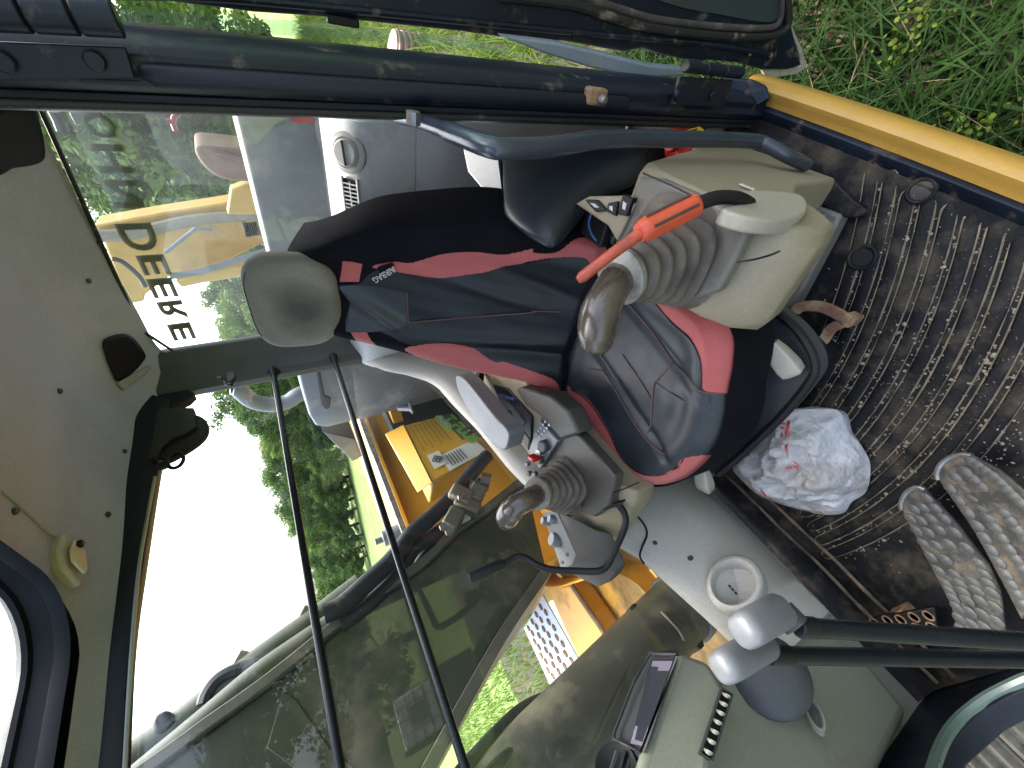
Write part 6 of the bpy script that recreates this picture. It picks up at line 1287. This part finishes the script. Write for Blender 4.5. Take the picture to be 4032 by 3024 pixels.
# outside hand rail tube
hr_ = MB().tube(smoothpath([at((1235, 1492), Y=-1.38), at((1180, 1510), Y=-1.36), at((1130, 1535), Y=-1.33), at((1090, 1570), Y=-1.30), at((1005, 1662), Y=-1.26), at((900, 1790), Y=-1.22)], 6), .019, 12).build('hand_rail', m_hose); tag(hr_, 'curved dark tube crossing the meadow view below the boom', 'hand rail')
h2 = MB().tube(smoothpath([at((1165, 1605), Y=-1.25), at((1130, 1615), Y=-1.24), at((1085, 1640), Y=-1.22), at((1040, 1690), Y=-1.20), at((1000, 1760), Y=-1.2)], 6), .012, 10).build('hand_rail', m_hose); tag(h2, 'thin dark tube sprouting from the lift cylinder', 'hand rail')
# yellow deck with rounded lip, beam and perforated step
dk_ = thing('deck_frame', 'dirty yellow deck frame with curved lip beyond the side panel', 'deck', (-.3, -1.9, 0))
m_deck = M('dirty yellow deck', (.50, .26, .03), .5, 0, .2, 4, ((.12, .075, .035), .38, 7.), (.2, 50))
MB().box((-.15, -1.72, .10), (1.5, 1.0, .04)).build('deck_plate', m_deck, dk_, bevel=.006)
lipw = smoothpath([at(T('d3', *p), Z=.20) for p in ((255, 140), (320, 200), (420, 205), (540, 170), (680, 125), (800, 92), (900, 100), (1000, 150), (1080, 220), (1165, 330))], 6)
MB().rings([[p + Vector((0, 0, .022)), p + Vector((.012, .012, .022)), p + Vector((.012, .012, -.08)), p + Vector((0, 0, -.08))] for p in lipw], True).build('curved_lip', m_yellow, dk_, bevel=.004)
lip2 = smoothpath([at(T('d3', *p), Z=.24) for p in ((1140, 60), (1190, 120), (1230, 170), (1250, 230))], 5); MB().rings([[p + Vector((0, 0, .02)), p + Vector((.015, .012, .02)), p + Vector((.015, .012, -.1)), p + Vector((0, 0, -.1))] for p in lip2], True).build('curved_lip', m_yellow, dk_, bevel=.004)
MB().prism([at(T('d3', *p), Z=.22) for p in ((300, 215), (500, 205), (830, 700), (700, 800), (620, 905), (450, 560))], (0, 0, -.10)).build('side_beam', m_yellow, dk_, bevel=.015, seg=3)
MB().tube([at(T('d3', 505, 215), Z=.225), at(T('d3', 830, 690), Z=.225)], .012, 8).build('dirt_seam', m_soil, dk_)
for q in ((700, 800),): MB().box(at(T('d3', *q), Z=.24), (.05, .05, .05)).build('beam_lug', m_black, dk_, bevel=.004)
st = thing('step_plate', 'pale perforated steel step plate beyond the yellow deck', 'step', at((1200, 1390), Z=.2))
sq = [at(T('d3', *p), Z=.23) for p in ((135, 545), (275, 290), (615, 905), (372, 1062))]
m_zinc = M('zinc step plate', (.42, .47, .55), .45, .35, .12, 5, ((.30, .26, .22), .12, 9.), (.2, 60))
MB().prism(sq, (0, 0, -.008)).build('plate', m_zinc, st, bevel=.002); MB().tube([sq[0], sq[3]], .008, 8).build('edge_strip', m_rear, st)
ms = None
for i in range(9):
    for j in range(4):
        u_ = (j + .5 + .25 * (i % 2)) / 4.4; v_ = (i + .6) / 9.4; p = sq[0].lerp(sq[1], u_).lerp(sq[3].lerp(sq[2], u_), v_)
        if ms is None: o = MB().lathe([(0, .001), (.011, .002), (.014, .006), (.018, .005), (.020, -.001)], (0, 0, 0), (0, 0, 1), 12).build('tread_hole', m_rust, st); ms = o.data
        else: o = bpy.data.objects.new('tread_hole', ms); COL.objects.link(o); setparent(o, st)
        o.location = p

# crawler track in front, running across the machine
def track(label, x0, x1, y0, y1, zt):
    t = thing('crawler_track', label, 'track', ((x0 + x1) / 2, (y0 + y1) / 2, GZ))
    m_tr = M('mud caked track steel', (.20, .165, .12), .85, .2, .25, 8, ((.34, .28, .20), .45, 9.), (.6, 60, .004))
    MB().box(((x0 + x1) / 2, (y0 + y1) / 2, (zt + GZ) / 2 - .05), (x1 - x0 - .12, y1 - y0 - .1, zt - GZ - .1)).build('track_frame', m_soil, t, bevel=.05)
    n = int((y1 - y0) / .17); me = None
    for k in range(n):
        y = y0 + .17 * (k + .5)
        if me is None:
            mb = MB(); mb.box((0, 0, -.012), (x1 - x0, .155, .024))
            for dy in (-.055, .0, .055): mb.prism([Vector((-(x1 - x0) / 2, dy - .012, 0)), Vector((-(x1 - x0) / 2, dy + .012, 0)), Vector((-(x1 - x0) / 2, dy + .006, .028)), Vector((-(x1 - x0) / 2, dy - .006, .028))], (x1 - x0, 0, 0))
            o = mb.build('track_shoe', m_tr, t); me = o.data
        else: o = bpy.data.objects.new('track_shoe', me); COL.objects.link(o); setparent(o, t)
        o.location = ((x0 + x1) / 2, y, zt)
    return t
track('mud caked crawler track below the front window', .62, 1.22, -3.4, -.35, -.45)
# soil mound by the door foot
mb = MB(); A = []
sc = at((1700, 60), Z=GZ)
for i in range(14):
    q = i / 13; A.append([sc + Vector((math.cos(a) * .42 * q * (1 + .25 * mnoise.noise((math.cos(a), math.sin(a), 1))), math.sin(a) * .30 * q, .12 * (1 - q * q) + .03 * mnoise.noise((math.cos(a) * q * 6, math.sin(a) * q * 6, 4)) - .02)) for a in np.linspace(0, 2 * math.pi, 29)])
mb.grid(A); so = mb.build('soil_mound', m_soil); tag(so, 'low mound of bare brown soil under the open door', 'soil', kind='structure')
# ribbed pipe coil in the grass behind
pc_ = at((868, 104), X=-6.6); rp = thing('ribbed_pipe', 'pinkish brown ribbed pipe end in the grass behind the door', 'pipe', (pc_.x, pc_.y, GZ))
m_rp = M('faded clay red ribbed pipe', (.33, .20, .155), .8, 0, .15, 8)
pc_.z -= .12
for k in range(7):
    MB().lathe([(.20, -.03), (.235, -.015), (.235, .015), (.20, .03)], pc_ + Vector((0, -.05, -.24 + .075 * k)), (0, .15, 1), 22).build('pipe_rib', m_rp, rp)
MB().lathe([(.195, -1.4), (.195, .25)], pc_ + Vector((0, -.05, 0)), (0, .15, 1), 20).build('pipe_wall', m_rp, rp)

# ------------------------------------------------------------------ second machine behind, seen through the rear window
ex2 = thing('parked_excavator', 'yellow excavator boom and arm of a machine parked behind', 'excavator', (-9, -3.5, GZ))
def xp(p, X=-8.): return at(T('b1', *p), X=X)
m_y2 = M('faded yellow machine paint', (.52, .31, .06), .55, 0, .12, 2, ((.28, .17, .08), .25, 2.), None)
MB().prism([xp(p) for p in ((740, 275), (1260, 180), (1700, 110), (2300, 0), (2400, 300), (2100, 410), (1800, 560), (1500, 640), (1330, 690), (1200, 790), (1145, 830), (1140, 880), (1040, 900), (930, 700), (830, 430))], (-.5, -.05, 0)).build('boom_beam', m_y2, ex2, bevel=.03)
MB().prism([xp(p, -7.6) for p in ((1390, 725), (1650, 655), (2030, 560), (2400, 480), (2450, 590), (1950, 680), (1600, 735), (1440, 770))], (-.3, 0, 0)).build('arm_beam', m_y2, ex2, bevel=.02)
MB().tube(smoothpath([xp(p, -7.9) for p in ((800, 360), (1100, 330), (1500, 240), (2000, 190), (2300, 150))], 5), .09, 10).build('lift_ram', M('grey brown ram', (.20, .17, .13), .5), ex2)
MB().tube(smoothpath([xp(p, -7.55) for p in ((890, 540), (960, 560), (1040, 620), (1110, 690), (1150, 760))], 5), .035, 8).build('hose', m_hose, ex2)
MB().tube([xp(p, -7.5) for p in ((1350, 680), (1600, 640), (2100, 480))], .05, 8).build('steel_line', m_hood, ex2)
MB().tube([xp(p, -7.55) for p in ((1310, 490), (1550, 300), (1680, 310))], .03, 8).build('steel_line', m_hood, ex2)
MB().prism([at(T('a1', *p), X=-6.8) for p in ((1830, 1500), (1990, 1440), (2200, 1440), (2250, 1700), (1800, 1700))], (-.2, 0, 0)).build('linkage', m_y2, ex2, bevel=.02)
MB().box((-8.6, -3.2, -.2), (1.8, 2.2, 1.2)).build('machine_house', m_y2, ex2, bevel=.05); MB().box((-8.6, -3.2, -.95), (2.6, 2.4, .6)).build('undercarriage', m_hose, ex2, bevel=.1)
bu = thing('rusty_bucket', 'rounded rusty digging bucket raised behind the hood', 'bucket', at((465, 350), X=-6.))
bpx = [T('a1', 1545, 1200), T('a1', 1580, 1160), T('a1', 1700, 1165), T('a1', 1900, 1185), T('a1', 2100, 1220), T('a1', 2120, 1430), T('a1', 1960, 1440), T('a1', 1820, 1430), T('a1', 1700, 1390), T('a1', 1600, 1300)]
m_bu = M('worn rusty bucket steel', (.155, .085, .06), .6, .3, .25, 3, ((.24, .15, .11), .3, 4.))
MB().prism(smoothpath([at(p, X=-6.) for p in bpx], 3, True), (-.6, 0, 0)).build('bucket_shell', m_bu, bu, bevel=.03)
MB().tube([at(T('a1', 1700, 1200), X=-5.98), at(T('a1', 1900, 1260), X=-5.98), at(T('a1', 2050, 1240), X=-5.98)], .03, 8).build('weld_bead', m_bu, bu)
# liquid container on the open side, mirrored by the side glass
rv = ray((910, 1545)); kk = (GZ + .62 - CAM[2]) / rv[2] if rv[2] < -.02 else 12.
kk = min(max(kk, 6.), 13.); vp = CAM + kk * rv; ix, iy = vp[0], -2.024 - vp[1]; iz = vp[2] - .55
ib = thing('liquid_container', 'white caged liquid container mirrored in the side window glass', 'container', (ix, iy, iz))
MB().box((ix, iy, iz + .60), (1.0, 1.0, .95)).build('tank', M('milky plastic tank', (.72, .70, .62), .4), ib, bevel=.06, seg=3)
for k in range(5):
    z = iz + .18 + .22 * k; MB().tube([Vector((ix - .53, iy - .53, z)), Vector((ix + .53, iy - .53, z)), Vector((ix + .53, iy + .53, z)), Vector((ix - .53, iy + .53, z)), Vector((ix - .53, iy - .53, z))], .016, 6, False).build('cage_bar', m_hood, ib)
for k in range(5):
    for q in (-1, 1):
        MB().tube([Vector((ix - .53 + .265 * k, iy + .53 * q, iz + .12)), Vector((ix - .53 + .265 * k, iy + .53 * q, iz + 1.12))], .012, 6).build('cage_bar', m_hood, ib); MB().tube([Vector((ix + .53 * q, iy - .53 + .265 * k, iz + .12)), Vector((ix + .53 * q, iy - .53 + .265 * k, iz + 1.12))], .012, 6).build('cage_bar', m_hood, ib)
MB().box((ix, iy, iz + .05), (1.05, 1.05, .12)).build('pallet', m_hose, ib, bevel=.01); MB().box((ix, iy - .545, iz + .62), (.4, .01, .34)).build('label_plate', m_hood, ib)
if iz > GZ + .05: MB().box((ix, iy, (iz + GZ) / 2 - .02), (1.3, 1.3, iz - GZ)).build('stand', m_trimdark, ib, bevel=.02)
